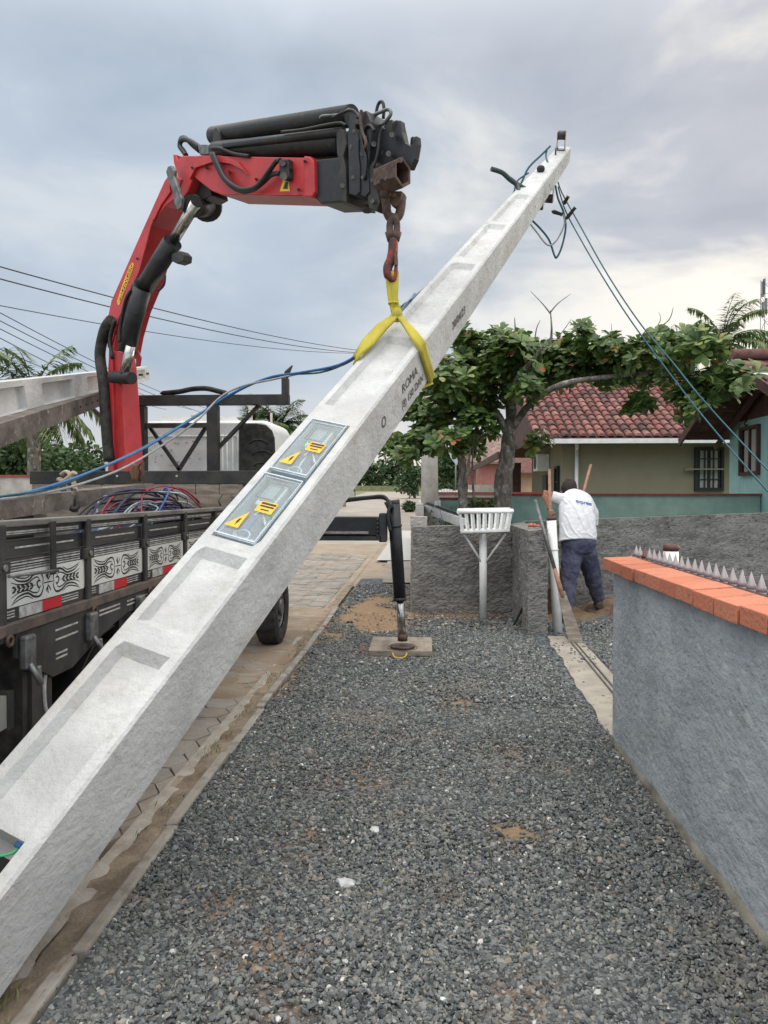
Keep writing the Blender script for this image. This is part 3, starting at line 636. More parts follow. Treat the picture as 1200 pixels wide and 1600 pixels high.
# pipe stubs, roller brackets on the tip
def pipe(pts, r, m, name='conduit'):
    b = MB(); b.tube(bez(pts, 6), r, 8); return b.build(name, m, pole)
m_dkcab = mat('dark_teal_tube', (.035,.06,.065), .45, var=.2)
c = PP(t_at(292), -.05, -.5); yq = c.y
pipe([c+pD*.03, P(800, 283, yq), P(785, 270, yq-.05), P(768, 264, yq-.1)], .02, m_dkcab)
c2 = PP(t_at(300), -.25, -.5); pipe([c2+pD*.03, P(808, 290, yq), P(796, 279, yq-.02)], .02, m_dkcab)
def roller(c, ax, up, lab='roller_bracket'):
    b = MB(); 
    for s in (-1, 1): b.obox(V(c)+ax*.035*s+up*.04, ax*.003, up*.075, up.cross(ax).normalized()*.022)
    b.obox(V(c)-up*.033, ax*.035, up*.003, up.cross(ax).normalized()*.022)
    br = b.build(lab, m_steel, pole); b = MB(); b.cyl(V(c)+up*.085-ax*.03, V(c)+up*.085+ax*.03, .038, n=16); b.build('insulator', mat('insulator_dark', (.05,.04,.045), .35), br)
tt_ = P(868, 236, 7.62); roller(PP(.985, 0, -.5)-pD*.04, pW, -pD)
roller(PP(.90, -.1, .5)+pD*.03, pW, pD); roller(PP(.93, .1, .5)+pD*.05, pW, pD)
b = MB(); c = PP(t_at(268), -.1, -.5); b.ball(c-pD*.02, (.035,.035,.03)); b.build('cable_gland', m_rub, pole)
b = MB(); c = PP(.965, -.1, -.5); b.cyl(c, c-pD*.06, .008); b.build('bolt', m_steel, pole)
Y_=7.45*KS
pipe([P(860,228,Y_),P(846,242,Y_),P(826,262,Y_),P(815,285,Y_),P(806,300,Y_)], .009, m_tealcab, 'tip_cable')
pipe([P(855,232,Y_),P(853,243,Y_),P(856,254,Y_-.1)], .008, m_tealcab, 'tip_cable')
pipe([P(826,270,Y_),P(808,283,Y_),P(803,300,Y_),P(795,312,Y_),P(780,330,7.3*KS),P(745,372,7.1*KS),P(672,442,6.2*KS),P(650,462,5.7*KS),P(628,478,5.45*KS),P(600,505,5.4*KS)], .007, m_tealcab, 'tip_cable')
pipe([P(745,374,7.0*KS),P(690,424,6.3*KS),P(655,456,5.8*KS),P(636,472,5.5*KS),P(612,500,5.4*KS)], .006, m_greycab, 'tip_cable')
# ------------------------------------------------------------------ near right wall
m_mortar = mat('mortar', (.38,.33,.29), .95, var=.3, vscale=30)
def near_wall():
    w = empty('low_wall', (1.3, 3., 0), 'low grey-blue plastered wall topped with orange bricks along the right edge', 'wall')
    b = MB(); b.box((1.23, -.5, -.1), (1.47, 4.80, 1.105)); b.build('plastered_wall', m_bluewall, w)
    b = MB(); rg = random.Random(8); y = 4.90
    while y > -.4:
        l = .232; a = rg.uniform(-.006, .006); zz = rg.uniform(-.003, .003); sk = .10 if y > 4.8 else .10
        p = [(1.185+a, y-l+.007, 1.112+zz), (1.185+a, y-.007, 1.112+zz), (1.405+a, y-.007+sk, 1.112+zz), (1.405+a, y-l+.007+sk, 1.112+zz)]
        b.prism(p, (0, 0, .073)); y -= l
    b.build('brick_coping', m_brick, w, bevel=.004)
    v = []; ys_ = np.linspace(-.3, 4.81, 240)
    for y in ys_:
        o_ = .012+.028*abs(mnoise.noise(V((0, y*2.3, 5))))+.012*mnoise.noise(V((0, y*11, 2))); h_ = .030+.05*abs(mnoise.noise(V((4, y*1.9, 0))))
        v += [(1.2285, y, h_), (1.2285-o_*.45, y, h_*.85), (1.2285-o_, y, h_*.35), (1.2285-o_*1.5, y, -.03)]
    npmesh('mortar_foot', v, [(j*4+i, j*4+i+1, (j+1)*4+i+1, (j+1)*4+i) for j in range(len(ys_)-1) for i in range(3)], mat('mossy_mortar', (.25,.23,.19), .95, col2=(.12,.115,.085), vscale=7, bump=.8, bscale=50), w, smooth=True)
    b = MB(); b.box((1.215, -.45, 1.106), (1.43, 4.85, 1.150)); b.build('mortar_bed', mat('mortar', (.38,.33,.29), .95, var=.3, vscale=30), w)
    b = MB(); b.box((1.432, -.45, 1.106), (1.50, 5.2, 1.172)); b.build('inner_ledge', mat('mortar', ()), w)
near_wall()
m_spike = mat('clear_grey_plastic', (.27,.225,.23), .3, var=.15, vscale=20, spec=.6)
m_spikeb = mat('brown_plastic', (.09,.03,.028), .35)
s = empty('spike_strip', (1.455, 4.2, 1.175), 'row of clear plastic security spikes along the back of the brick-topped wall', 'security spikes')
b = MB(); b.box((1.438, 1.0, 1.174), (1.478, 5.14, 1.182)); b.build('base_strip', m_spike, s)
rgs = random.Random(2)
for i in range(34):
    y = 5.10-i*.098; b = MB()
    if y < 1.1: break
    b.tube([(1.458, y, 1.183), (1.458, y, 1.200), (1.458, y, 1.204), (1.458+rgs.uniform(-.003,.003), y+rgs.uniform(-.003,.003), 1.258+rgs.uniform(-.003,.002))], [.023, .022, .017, .0015], 8); b.build('spike', m_spikeb if i == 2 else m_spike, s)
def pvc_post(loc, top, r, label, name='pvc_post', clamp=True):
    e = empty(name, loc, label, 'pipe'); a, t = V(loc), V(top); b = MB(); b.cyl(a, t, r, n=18); b.build('tube', m_pvc, e)
    b = MB(); d = (t-a).normalized(); b.cyl(t+d*.002, t+d*.045, r*1.02, n=18); b.build('brown_rim', m_brown, e)
    if clamp:
        b = MB(); c = a.lerp(t, .75); b.ring(c, d, r+.003, .007); b.box(c+V((-.13, -.01, -.05)), c+V((-r-.003, .012, -.0))); b.build('clamp', m_pvc, e)
    return e
pvc_post((1.575, 8.6, -.05), (1.50, 8.65, 1.30), .055, 'tall white plastic pipe with brown rim standing at the end of the rough wall')
pvc_post((1.74, 5.25, -.05), (1.74, 5.25, 1.205), .052, 'short white pipe with dark brown rim showing behind the plastic spikes', clamp=False)
# ------------------------------------------------------------------ rough grey walls
def rough_wall(pts, z0, zt, lab, seed, st=.028):
    """rendered wall: every face is a fine grid pushed in and out like thrown mortar; pts = footprint corners, zt = top heights at both ends"""
    c = [V((x, y, 0)) for x, y in pts]; vs = []; fs = []; zz = [zt[0], zt[1], zt[1], zt[0]]
    def face(a, b, d, e):               # corners in order
        nu = max(2, int((b-a).length/st)); nv = max(2, int((e-a).length/st)); k0 = len(vs)
        for j in range(nv+1):
            for i in range(nu+1):
                p = a.lerp(b, i/nu).lerp(e.lerp(d, i/nu), j/nv); q = V((p.x*1.0, p.y*1.0, p.z*2.1))*1.0
                r = .006*mnoise.noise(q*12+V((seed,0,0)))+.010*mnoise.noise(q*27+V((0,seed,0)))+.008*mnoise.noise(p*2.3)
                nrm = (p-cen); nrm.z = nrm.z*.4; sgn = V((1 if nrm.x > 0 else -1, 1 if nrm.y > 0 else -1, .3 if nrm.z > 0 else 0))
                vs.append(p+V((sgn.x*r, sgn.y*r, sgn.z*r)))
        for j in range(nv):
            for i in range(nu): k = k0+j*(nu+1)+i; fs.append((k, k+1, k+nu+2, k+nu+1))
    cen = sum(c, V((0,0,0)))/4; cen.z = .6
    B = [V((p.x, p.y, z0)) for p in c]; T = [V((p.x, p.y, zz[i])) for i, p in enumerate(c)]
    for i in range(4): j = (i+1) % 4; face(B[i], B[j], T[j], T[i])
    face(T[0], T[1], T[2], T[3])
    o = npmesh('rough_wall', [tuple(v) for v in vs], fs, m_stucco, smooth=False); tag(o, lab, 'wall'); return o
rough_wall([(-.13,9.9),(1.195,9.9),(1.195,10.12),(-.13,10.12)], -.1, (1.17,1.20), 'rough dark grey rendered wall behind the white slatted basket', 1)
rough_wall([(1.2,8.4),(1.42,8.4),(1.42,10.45),(1.2,10.45)], -.1, (1.19,1.21), 'short rough grey wall ending in a pillar left of the white plastic pipe', 2)
rough_wall([(1.425,10.5),(6.2,10.5),(6.2,10.7),(1.425,10.7)], -.1, (1.22,1.40), 'long rough grey wall behind the stooping man', 3, .034)
o = rough_wall([(-.16,10.13),(.06,10.13),(.06,10.6),(-.16,10.6)], -.1, (1.30,1.29), 'pale stub pillar behind the left end of the rough wall', 4); o.data.materials[0] = m_concl; o.name = 'pillar'
b = MB(); b.box((-.10, 10.7, -.1), (.02, 26, 1.42)); tag(b.build('garden_wall', m_concl), 'low grey wall running away along the pavement beyond the rough wall', 'wall')
# red sausage-like float lying on the pillar
e = empty('orange_bracket', (1.31, 8.75, 1.2), 'small orange clay piece lying on top of the short rough wall', 'clay piece')
b = MB(); b.tube([(1.25,8.8,1.235),(1.30,8.79,1.24),(1.34,8.78,1.235)], .022, 8); b.build('body', m_brick, e); b = MB(); b.tube([(1.34,8.78,1.235),(1.39,8.77,1.23)], .014, 8); b.build('neck', m_brick, e); b = MB(); b.ring((1.31,8.79,1.238), (1,0,.1), .023, .004, 14, 6); b.build('wire_tie', m_wire, e)
# concrete gate strip with rail
b = MB(); pl = [(1.21,4.9),(1.60,4.9),(1.73,8.35),(1.42,8.6),(1.36,8.3)]; rg = random.Random(2)
left = [(1.235+.035*((y-4.9)/3.4)*3.4+.04*mnoise.noise(V((y*3, 0, 0)))+(y-4.9)*.012, y) for y in np.linspace(8.3, 4.9, 26)]
b.prism([(x, y, -.02) for x, y in [(1.62,4.9),(1.75,8.35)]+left], (0, 0, .032)); o = b.build('concrete_strip', mat('strip_concrete', (.36,.325,.27), .9, var=.25, vscale=4, bump=.5, bscale=40, spots=[((.20,.165,.13),5,.57,.6)])); tag(o, kind='structure')
e = empty('gate_rail', (1.55, 6.6, .01), 'narrow steel sliding gate rail set in the pale concrete strip', 'rail')
for dx in (-.022, .022): b = MB(); b.bar((1.505+dx, 4.9, .02), (1.63+dx, 8.35, .02), .009, .016); b.build('rail_bar', m_steel, e)
# prop stick by the pillar
e = empty('metal_offcut', (1.06,8.95,0), 'pale folded metal offcut leaning on the foot of the short rough wall', 'offcut')
b = MB(); b.bar(G(803, 977, .01), P(821, 940, 8.85), .045, .008); b.build('flat_bar', m_steel, e); b = MB(); b.bar(G(809, 975, .012), P(826, 946, 8.8), .008, .04); b.build('flange', m_steel, e)
# ------------------------------------------------------------------ slatted basket
def basket():
    e = empty('slatted_basket', (.78, 9.43, 0), 'white slatted waste basket on a white post in front of the rough wall', 'waste basket')
    b = MB(); b.cyl((.78,9.43,-.05), (.775,9.45,1.10), .046, .05, 16); b.build('post', m_white, e)
    zt, zb = 1.40, 1.135; Yf, Yb = 9.26, 9.62
    T = [V((.455,Yf,zt-.015)), V((1.125,Yf,zt)), V((1.135,Yb,zt+.01)), V((.465,Yb,zt-.005))]
    B = [V((.50,Yf+.03,zb-.005)), V((1.085,Yf+.03,zb+.02)), V((1.085,Yb-.03,zb+.02)), V((.50,Yb-.03,zb))]
    for nm, Q, r in (('top_rim', T, .027), ('bottom_rim', B, .021)):
        b = MB(); b.tube(Q+[Q[0]], r, 10); b.build(nm, m_white, e)
    for i in range(9):
        u = i/8
        for (a, c, d, f) in ((T[0], T[1], B[0], B[1]), (T[3], T[2], B[3], B[2])):
            b = MB(); b.bar(a.lerp(c, u*.96+.02), d.lerp(f, u*.96+.02), .032, .012, up=(0, 1, 0)); b.build('slat', m_white, e)
    for i in (1, 2):
        for (a, c, d, f) in ((T[0], T[3], B[0], B[3]), (T[1], T[2], B[1], B[2])):
            b = MB(); b.bar(a.lerp(c, i/3), d.lerp(f, i/3), .012, .032, up=(0, 1, 0)); b.build('slat', m_white, e)
    b = MB(); b.box((.51,Yf+.05,zb+.004), (.78,Yb-.05,zb+.014)); b.box((.80,Yf+.05,zb+.004), (1.07,Yb-.05,zb+.014)); b.build('floor_board', m_white, e)
    for x in (.53, 1.055): b = MB(); b.cyl((x, 9.40, zb-.03), (.78+(.03 if x > .8 else -.03), 9.42, .745), .014, n=8); b.build('brace', m_white, e)
basket()
# ------------------------------------------------------------------ tools
e = empty('shovel', (1.68,8.0,0), 'long-handled tool with worn wooden blade leaning on the white plastic pipe', 'tool')
tp = P(836, 781, 8.45); bt = G(899, 1003, .02); k = tp.lerp(bt, .50); k2 = tp.lerp(bt, .70)
b = MB(); b.cyl(tp, k, .019, .022, 12); b.build('pipe_handle', m_steel, e); b = MB(); b.cyl(k, k2, .024, .03, 12); b.build('wooden_shaft', m_woodh, e)
b = MB(); dd = (bt-k2).normalized(); sd = V((1, 0, .28)).normalized(); q = tp.lerp(bt, .66); b.prism([q-sd*.035, q+sd*.04, k2+sd*.055+dd*.1, bt+sd*.08, bt-sd*.075, k2-sd*.05+dd*.06], V((.0, -.022, -.006))); b.build('blade', m_wood, e, bevel=.004)
e = empty('post_hole_digger', (1.75,9.75,0), 'wooden-handled post hole digger held by the man', 'tool')
h1t, h2t = P(858.5, 735, 9.75), P(923, 727, 10.1); hb = V((2.02, 10.1, .30))
for a, c in ((h1t, V((1.70,9.78,.30))), (h2t, V((1.80,9.98,.30)))): b = MB(); b.cyl(a, c, .019, .021, 12); b.ball(a, .019, 10, 6); b.build('handle', m_woodh, e)
b = MB()
for yy in (9.76, 10.0): b.prism([(1.64,yy,.32),(1.82,yy,.32),(1.80,yy,.02),(1.66,yy,.02)], (0, .008, 0))
b.build('steel_blade', m_rust, e)

# ------------------------------------------------------------------ houses
def tile_roof(name, o, u, v, parent, per=.21, course=.34, rad=.085):
    """barrel tiles: o = eave corner, u = along eave, v = up the slope"""
    o, u, v = V(o), V(u), V(v); ul, vl = u.length, v.length; ud, vd = u.normalized(), v.normalized(); n = ud.cross(vd)
    if n.z < 0: n = -n
    b = MB(); rg = random.Random(5)
    for i in range(int(ul/per)):
        for j in range(int(vl/course)):
            c = o+ud*(per*(i+.5)+rg.uniform(-.008, .008))+vd*(course*j+rg.uniform(-.01, .01)); L_ = course*1.15; k0 = len(b.v)
            for q in (0, 1):
                for a in range(6):
                    an = math.pi*a/5; rr = rad*(1-.12*q); b.v.append(tuple(c+vd*(L_*q)+ud*(-math.cos(an)*rr)+n*(math.sin(an)*rr*.8+.03*(1-q)+.01)))
            for a in range(5): b.f.append((k0+a, k0+a+1, k0+7+a, k0+6+a)); b.sm.append(True)
            b.f.append(tuple(k0+a for a in range(6))); b.sm.append(False)
    r = b.build(name, m_roof, parent)
    b = MB(); b.prism([o, o+u, o+u+v, o+v], -n*.06); b.build('roof_deck', mat('tile_valley', (.10,.05,.045), .9, var=.5, vscale=6), parent)
    return r
def window(parent, c, w, h, nx, ny, fm, depth=(0,-.06,0), side=False, curtain=True, label=None):
    """framed window centred on c; faces -Y, or -X when side"""
    c = V(c); X = V((0, 1, 0)) if side else V((1, 0, 0)); O = V((-1, 0, 0)) if side else V((0, -1, 0)); Z = V((0, 0, 1))
    b = MB(); t = .06
    b.obox(c+X*(w/2)+O*.02, X*(t/2), Z*(h/2+t/2), O*.04); b.obox(c-X*(w/2)+O*.02, X*(t/2), Z*(h/2+t/2), O*.04)
    b.obox(c+Z*(h/2)+O*.02, X*(w/2-t/2-.001), Z*(t/2), O*.038); b.obox(c-Z*(h/2)+O*.02, X*(w/2-t/2-.001), Z*(t/2), O*.038)
    for i in range(1, nx): b.obox(c+X*(w*(i/nx-.5))+O*.021, X*.016, Z*(h/2-t/2-.001), O*.02)
    for j in range(1, ny): b.obox(c+Z*(h*(j/ny-.5))+O*.020, X*(w/2-t/2-.002), Z*.014, O*.016)
    f = b.build('window', fm, parent)
    b = MB(); b.obox(c+O*.004, X*(w/2), Z*(h/2), O*.003); b.build('pane', m_dkglass, f)
    if curtain:
        b = MB()
        for s_ in (-1, 1): b.obox(c+X*(w*.2*s_)+O*.009, X*(w*.13), Z*(h*.45), O*.001)
        b.build('curtain', mat('curtain', (.42,.40,.38), .9, var=.3, vscale=20, stretch=(8,8,.5)), f)
    return f
def olive_house():
    h = empty('house', (3.6,18,0), 'olive rendered house with mossy red barrel-tile roof behind the tree', 'house')
    b = MB(); b.box((3.47,18,-.1), (8.6,23.6,2.93)); b.build('wall', m_olive, h)
    tile_roof('roof', (2.6,17.4,2.93), (6.6,0,0), (0,3.9,1.86), h)
    b = MB(); b.prism([(2.62,17.4,2.86),(2.62,21.3,4.72),(2.62,25.2,2.86)], (.04,0,0)); b.build('gable_board', m_brownp, h)
    b = MB(); b.prism([(2.6,21.32,4.80),(9.2,21.32,4.80),(9.2,25.2,2.90),(2.6,25.2,2.90)], (0,0,-.05)); b.build('rear_slope', m_brownp, h)
    b = MB(); b.tube([(2.5,21.3,4.87),(9.2,21.3,4.87)], .10, 8); b.build('ridge_tiles', m_roof, h)
    b = MB(); b.box((2.6,17.28,2.79), (9.2,17.40,2.90)); b.build('gutter', m_white, h)
    b = MB(); b.box((2.66,17.42,2.84), (9.0,17.99,2.87)); b.build('soffit', m_brownp, h)
    b = MB(); b.cyl((3.70,17.93,0), (3.70,17.93,2.7), .045, n=12); b.tube(bez([(3.70,17.93,2.7),(3.68,17.8,2.78),(3.6,17.5,2.82),(3.6,17.36,2.84)], 4), .045, 10); b.build('downpipe', m_pvc, h)
    c = P(1108, 733, 17.97); window(h, (c.x, 18-.003, c.z), .62, .98, 3, 4, m_blk, curtain=True)
    b = MB(); b.box((c.x-.62,17.80,c.z-.02), (c.x+.3,17.92,c.z+.01)); b.build('shutter_bar', m_olive, h)
    b = MB(); b.box((3.36,18.0,-.1),(3.468,18.12,2.9)); b.build('corner_pilaster', m_olive, h)
    # street side: air conditioner, door, window
    window(h, (3.467,19.1,1.75), .45, 1.1, 1, 3, m_blk, side=True, curtain=False)
    d = MB(); d.box((3.42,20.6,0), (3.466,21.3,2.15)); dr = d.build('door', m_blk, h); d = MB(); d.ball((3.40,20.7,1.05), .03); d.build('handle', m_steel, dr)
    ac = MB(); ac.box((3.12,20.3,2.25), (3.465,21.0,2.72)); a_ = ac.build('air_conditioner', m_white, h, bevel=.02); f_ = MB(); f_.ring((3.115,20.6,2.48), (1,0,0), .17, .012); 
    for k in range(4): f_.box((3.105,20.44+k*.1,2.33), (3.118,20.45+k*.1,2.63))
    f_.build('fan_grille', m_steel, a_)
    # porch
    for y in (24.6, 29.5): b = MB(); b.box((3.00,y,0), (3.26,y+.25,2.66)); b.build('porch_post', m_brownp, h)
    b = MB(); b.prism([(2.15,20.8,2.72),(3.46,20.8,3.3),(3.46,33,3.3),(2.15,33,2.72)], (0,0,.07)); b.build('porch_roof', mat('porch_tiles',(.13,.065,.055),.9,var=.5,vscale=8), h)
    b = MB(); b.box((2.10,20.8,2.60), (2.148,33,2.80)); b.build('porch_fascia', m_brownp, h)
olive_house()
def teal_house():
    h = empty('house', (6.1,13,0), 'teal boarded house with brown gable at the right edge', 'house')
    X0 = 6.1
    b = MB(); y = 15.0
    b.box((X0+.02,10.2,-.1), (11,15.0,3.005)); b.build('wall', m_teal, h)
    b = MB()
    while y > 10.3: b.box((X0, y-.155, -.1), (X0+.018, y, 3.0)); y -= .162
    b.build('wall_boards', m_teal, h)
    # gable of brown boards
    ap, zt = 12.94, 3.90; sl = (3.9-2.74)/(15.4-12.94); b = MB(); y = 15.0
    while y > 10.75:
        z1 = zt-sl*abs(y-ap)-.12; z0 = zt-sl*abs(y-.155-ap)-.12
        b.prism([(X0-.012,y,3.008),(X0-.012,y-.155,3.008),(X0-.012,y-.155,max(3.02,z0)),(X0-.012,y,max(3.02,z1))], (.03,0,0)); y -= .162
    b.build('gable_boards', m_brownp, h)
    b = MB(); b.prism([(X0+.02,15,3.01),(X0+.02,10.9,3.01),(X0+.02,ap,zt-.14)], (4.8,0,0)); b.build('attic', m_brownp, h)
    tile_roof('roof', (5.3,10.48,zt-sl*2.46), (5.5,0,0), (0,2.46,sl*2.46), h)
    b = MB(); b.prism([(5.3,ap,zt-.02),(10.8,ap,zt-.02),(10.8,15.4,2.72),(5.3,15.4,2.72)], (0,0,.06)); b.build('rear_slope', mat('porch_tiles',()), h)
    b = MB(); b.tube([(5.28,ap,zt+.09),(10.8,ap,zt+.09)], .10, 8); b.build('ridge_tiles', m_roof, h)
    for s in (1, -1): b = MB(); b.bar((5.27,ap,zt-.05), (5.27,ap+s*2.5,zt-.05-sl*2.5), .04, .16); b.build('barge_board', m_brownp, h)
    for s in (1, -1): b = MB(); b.bar((5.95,ap,zt-.22), (5.95,ap+s*2.4,zt-.22-sl*2.4), .06, .10); b.build('rafter', m_brownp, h)
    for k in (1.2, 2.2): b = MB(); b.bar((5.3,ap+k,zt-sl*k-.12), (6.09,ap+k,zt-sl*k-.12), .07, .08); b.build('purlin', m_brownp, h)
    b = MB(); b.tube([P(1159,585,11.9), P(1180,585,11.6), P(1230,587,11)], .028, 8); b.build('gutter_pipe', m_pvc, h)
    window(h, (X0-.003,14.05,2.42), .74, .86, 2, 1, m_brownp, side=True)
    b = MB(); 
    for i in range(9):
        a0 = R(50+i*32); a1 = R(50+(i+1)*32); c = V((X0-.03,14.2,3.0-.06)); b.bar(c+V((0,-.05*math.cos(a0),.05*math.sin(a0))), c+V((0,-.05*math.cos(a1),.05*math.sin(a1))), .016, .016)
    b.build('iron_hook', m_blk, h)
    b = MB(); c = V((X0-.03,12.85,3.45)); b.prism([c+V((0,-.05,0)), c+V((0,0,.13)), c+V((0,.05,0)), c+V((0,0,-.13))], (-.02,0,0)); b.build('vent_diamond', m_blk, h)
teal_house()
def far_houses():
    h = empty('house', (6,38,0), 'small peach house with brown tiled roof seen under the porch', 'house')
    z = far_z(38); b = MB(); b.box((4.9,38,z-.2), (9.6,44,z+2.5)); b.build('wall', mat('peach_paint', (.62,.42,.30), .8, var=.1), h)
    b = MB(); b.prism([(4.4,37.4,z+2.4),(9.9,37.4,z+2.4),(9.9,41,z+4.2),(4.4,41,z+4.2)], (0,0,.1)); b.prism([(4.4,41.01,z+4.2),(9.9,41.01,z+4.2),(9.9,44.6,z+2.4),(4.4,44.6,z+2.4)], (0,0,.1)); b.build('roof', mat('brown_roof', (.16,.07,.06), .9, var=.4, vscale=5), h)
    window(h, (7.05,37.99,z+1.5), .7, .9, 2, 2, m_brownp, curtain=False)
    b = MB(); b.box((4.6,37.3,z), (4.9,37.6,z+2.3)); b.build('brick_pier', m_brick, h)
    h = empty('house', (4,52,0), 'distant red-roofed house with a grey boundary wall', 'house'); z = far_z(52)
    b = MB(); b.box((3.0,52,z-.2), (5.6,60,z+3.0)); b.build('wall', mat('dull_red_wall', (.42,.18,.15), .85, var=.2), h)
    b = MB(); b.prism([(2.6,51.5,z+2.95),(6.2,51.5,z+2.95),(6.2,56,z+4.6),(2.6,56,z+4.6)], (0,0,.12)); b.build('roof', mat('brown_roof', ()), h)
    b = MB(); b.box((2.6,44,z-.3), (4.35,44.2,z+1.75)); tag(b.build('boundary_wall', m_concl), 'grey block wall below the distant red-roofed house', 'wall')
    # tiled roof showing behind the tree trunk
    h = empty('house', (3,34,0), 'house with a patchy tiled roof half hidden by the thick tree trunk', 'house'); z = far_z(34)
    b = MB(); b.box((3.6,47,z-.2), (5.4,50,z+3.4)); b.build('wall', mat('dull_red_wall', ()), h)
    b = MB(); b.prism([(3.0,46.5,z+3.4),(5.6,46.5,z+3.4),(5.6,50,z+5.4),(3.0,50,z+5.4)], (0,0,.12)); b.build('roof', mat('patchy_roof', (.28,.19,.16), .9, col2=(.14,.09,.08), vscale=3, bump=.3), h)
far_houses()
# teal garden wall with red cap, grey wall with red rails
def capped_wall(name, x0, x1, y, z, lab, m, t=.15, z0=-.1, yb=None):
    e = empty(name, ((x0+x1)/2, y, 0), lab, 'wall'); b = MB(); b.box((x0, y, z0), (x1, y+t, z-.045)); b.build('wall_face', m, e); b = MB(); b.box((x0-.02, y-.03, z-.044), (x1+.02, y+t+.03, z)); b.build('red_coping', m_redcap, e); return e
capped_wall('garden_wall', 1.56, 6.08, 13.6, 1.62, 'faded teal garden wall with red coping in front of the olive house', m_tealwall)
capped_wall('garden_wall', .33, 1.52, 13.4, 1.55, 'short grey-green wall piece with red coping behind the thin trunks', m_tealwall)
capped_wall('garden_wall', .12, 3.4, 16.6, 1.66, 'pale grey wall with red coping farther back beside the leaning post', m_concl)
e = empty('white_gate', (1.3, 34, 0), 'white boarded gate far down the street beyond the grey post', 'gate'); z = far_z(34)
b = MB()
for i in range(13): b.box((.62+i*.13, 34, z-.1), (.735+i*.13, 34.03, z+1.62+.1*abs(math.sin(i*.5))))
b.build('gate_boards', m_white, e); b = MB(); b.box((.5,33.95,z-.1), (.6,34.1,z+1.8)); b.build('gate_post', m_white, e)
b = MB(); b.box((.0,31,far_z(31)-.1), (.45,31.2,far_z(31)+1.75)); tag(b.build('dark_wall', m_stucco), 'dark grey wall pier beside the far white gate', 'wall')
# white channel gate parts lying behind the rough wall
e = empty('sliding_gate', (.3,11.2,1), 'white metal sliding gate frame propped behind the rough wall left of the basket', 'gate')
b = MB(); b.bar((.04,12.6,1.36), (.62,10.9,1.18), .05, .13); b.build('long_rail', m_white, e); b = MB(); b.bar((.09,12.62,1.455), (.67,10.92,1.275), .05, .03); b.build('dark_edge', m_blk, e); b = MB(); b.box((.20,12.2,1.0), (.30,12.3,1.50)); b.build('upright', m_white, e)

# ------------------------------------------------------------------ poles, wires, sign, lamp, tower
def grey_post(x, y, r, top, lab, name='utility_pole', lean=0):
    z = far_z(y); b = MB(); b.tube([(x,y,z-.1),(x+lean,y,top)], [r,r*.72], 10); o = b.build(name, m_concl); tag(o, lab, 'utility pole'); return o
# the street pole near the tree
e = empty('utility_pole', (.16,15.4,0), 'tapering grey concrete street pole rising into the tree crown', 'utility pole')
b = MB(); b.tube([(.17,15.4,-.1),(.13,15.4,4.0)], [.20,.15], 12); b.build('shaft', m_concl, e); b = MB(); b.box((.04,15.3,4.0), (.22,15.5,4.06)); b.build('cap', m_concl, e)
grey_post(4.05, 60+7, .14, far_z(60)+9.2, 'thin dark pole far off above the white gate', lean=-.2)
grey_post(-6.6, 62, .16, far_z(62)+2.9+4, 'pale post at the far left kerb of the street')
grey_post(-8.0, 34, .13, 6.3, 'slim pole between the palms behind the truck cab')
e = empty('road_sign', (5.2,50,0), 'back of a pale triangular road sign on an orange post', 'sign'); z = far_z(50)
c = P(712,720,45); b = MB(); b.cyl((c.x,45,z-.1), (c.x,45,c.z+.6), .045, n=8); b.build('post', m_steel, e); b = MB(); b.prism([c+V((-.55,-.06,.5)), c+V((.35,-.06,.5)), c+V((.05,-.06,-.3))], (0,.02,0)); b.build('sign_plate', mat('sign_grey', (.42,.48,.52), .5, var=.1), e)
def wire(a, c, s, r, lab, grp='overhead wires across the sky'):
    b = MB(); b.tube(sag(a, c, s), r, 5); tag(b.build('overhead_wire', m_wire), lab, 'wire', grp)
wlab = 'dark overhead wire crossing the sky left of the lifted pole'
wire(P(-60,400,14), P(566,548,40), .25, .016, 'topmost overhead wire crossing the sky behind the crane boom'); wire(P(-60,420,14), P(560,551,40), .3, .016, 'second overhead wire just below the topmost one behind the crane boom'); wire(P(-60,466,16), P(560,552,40), .3, .012, 'third overhead wire starting lower at the left edge')
for i, (y0, x1, y1) in enumerate(((478,330,640),(492,350,655),(505,300,640),(518,260,640),(540,240,628))): wire(P(-60,y0-22,22), P(x1,y1,60), .4, .017, ('highest','second highest','middle','second lowest','lowest')[i]+' of the thin wires low in the sky above the left palm')
wire(P(380,640,30), P(560,650,40), .1, .012, 'thin wire running past the street lamp')
e = empty('street_lamp', P(424,660,30), 'curved-arm street lamp above the palms behind the truck cab', 'street lamp'); q = P(424,668,30)
b = MB(); b.tube([V((q.x,30,0)), q+V((0,0,.6))], .05, 8); b.build('post', m_concl, e); b = MB(); b.tube(bez([q, P(440,650,30), P(457,630,30), P(466,626,30)], 5), .022, 6); b.build('arm', m_steel, e); b = MB(); b.ball(P(471,626,30), (.18,.09,.05)); b.build('lamp_head', m_steel, e)
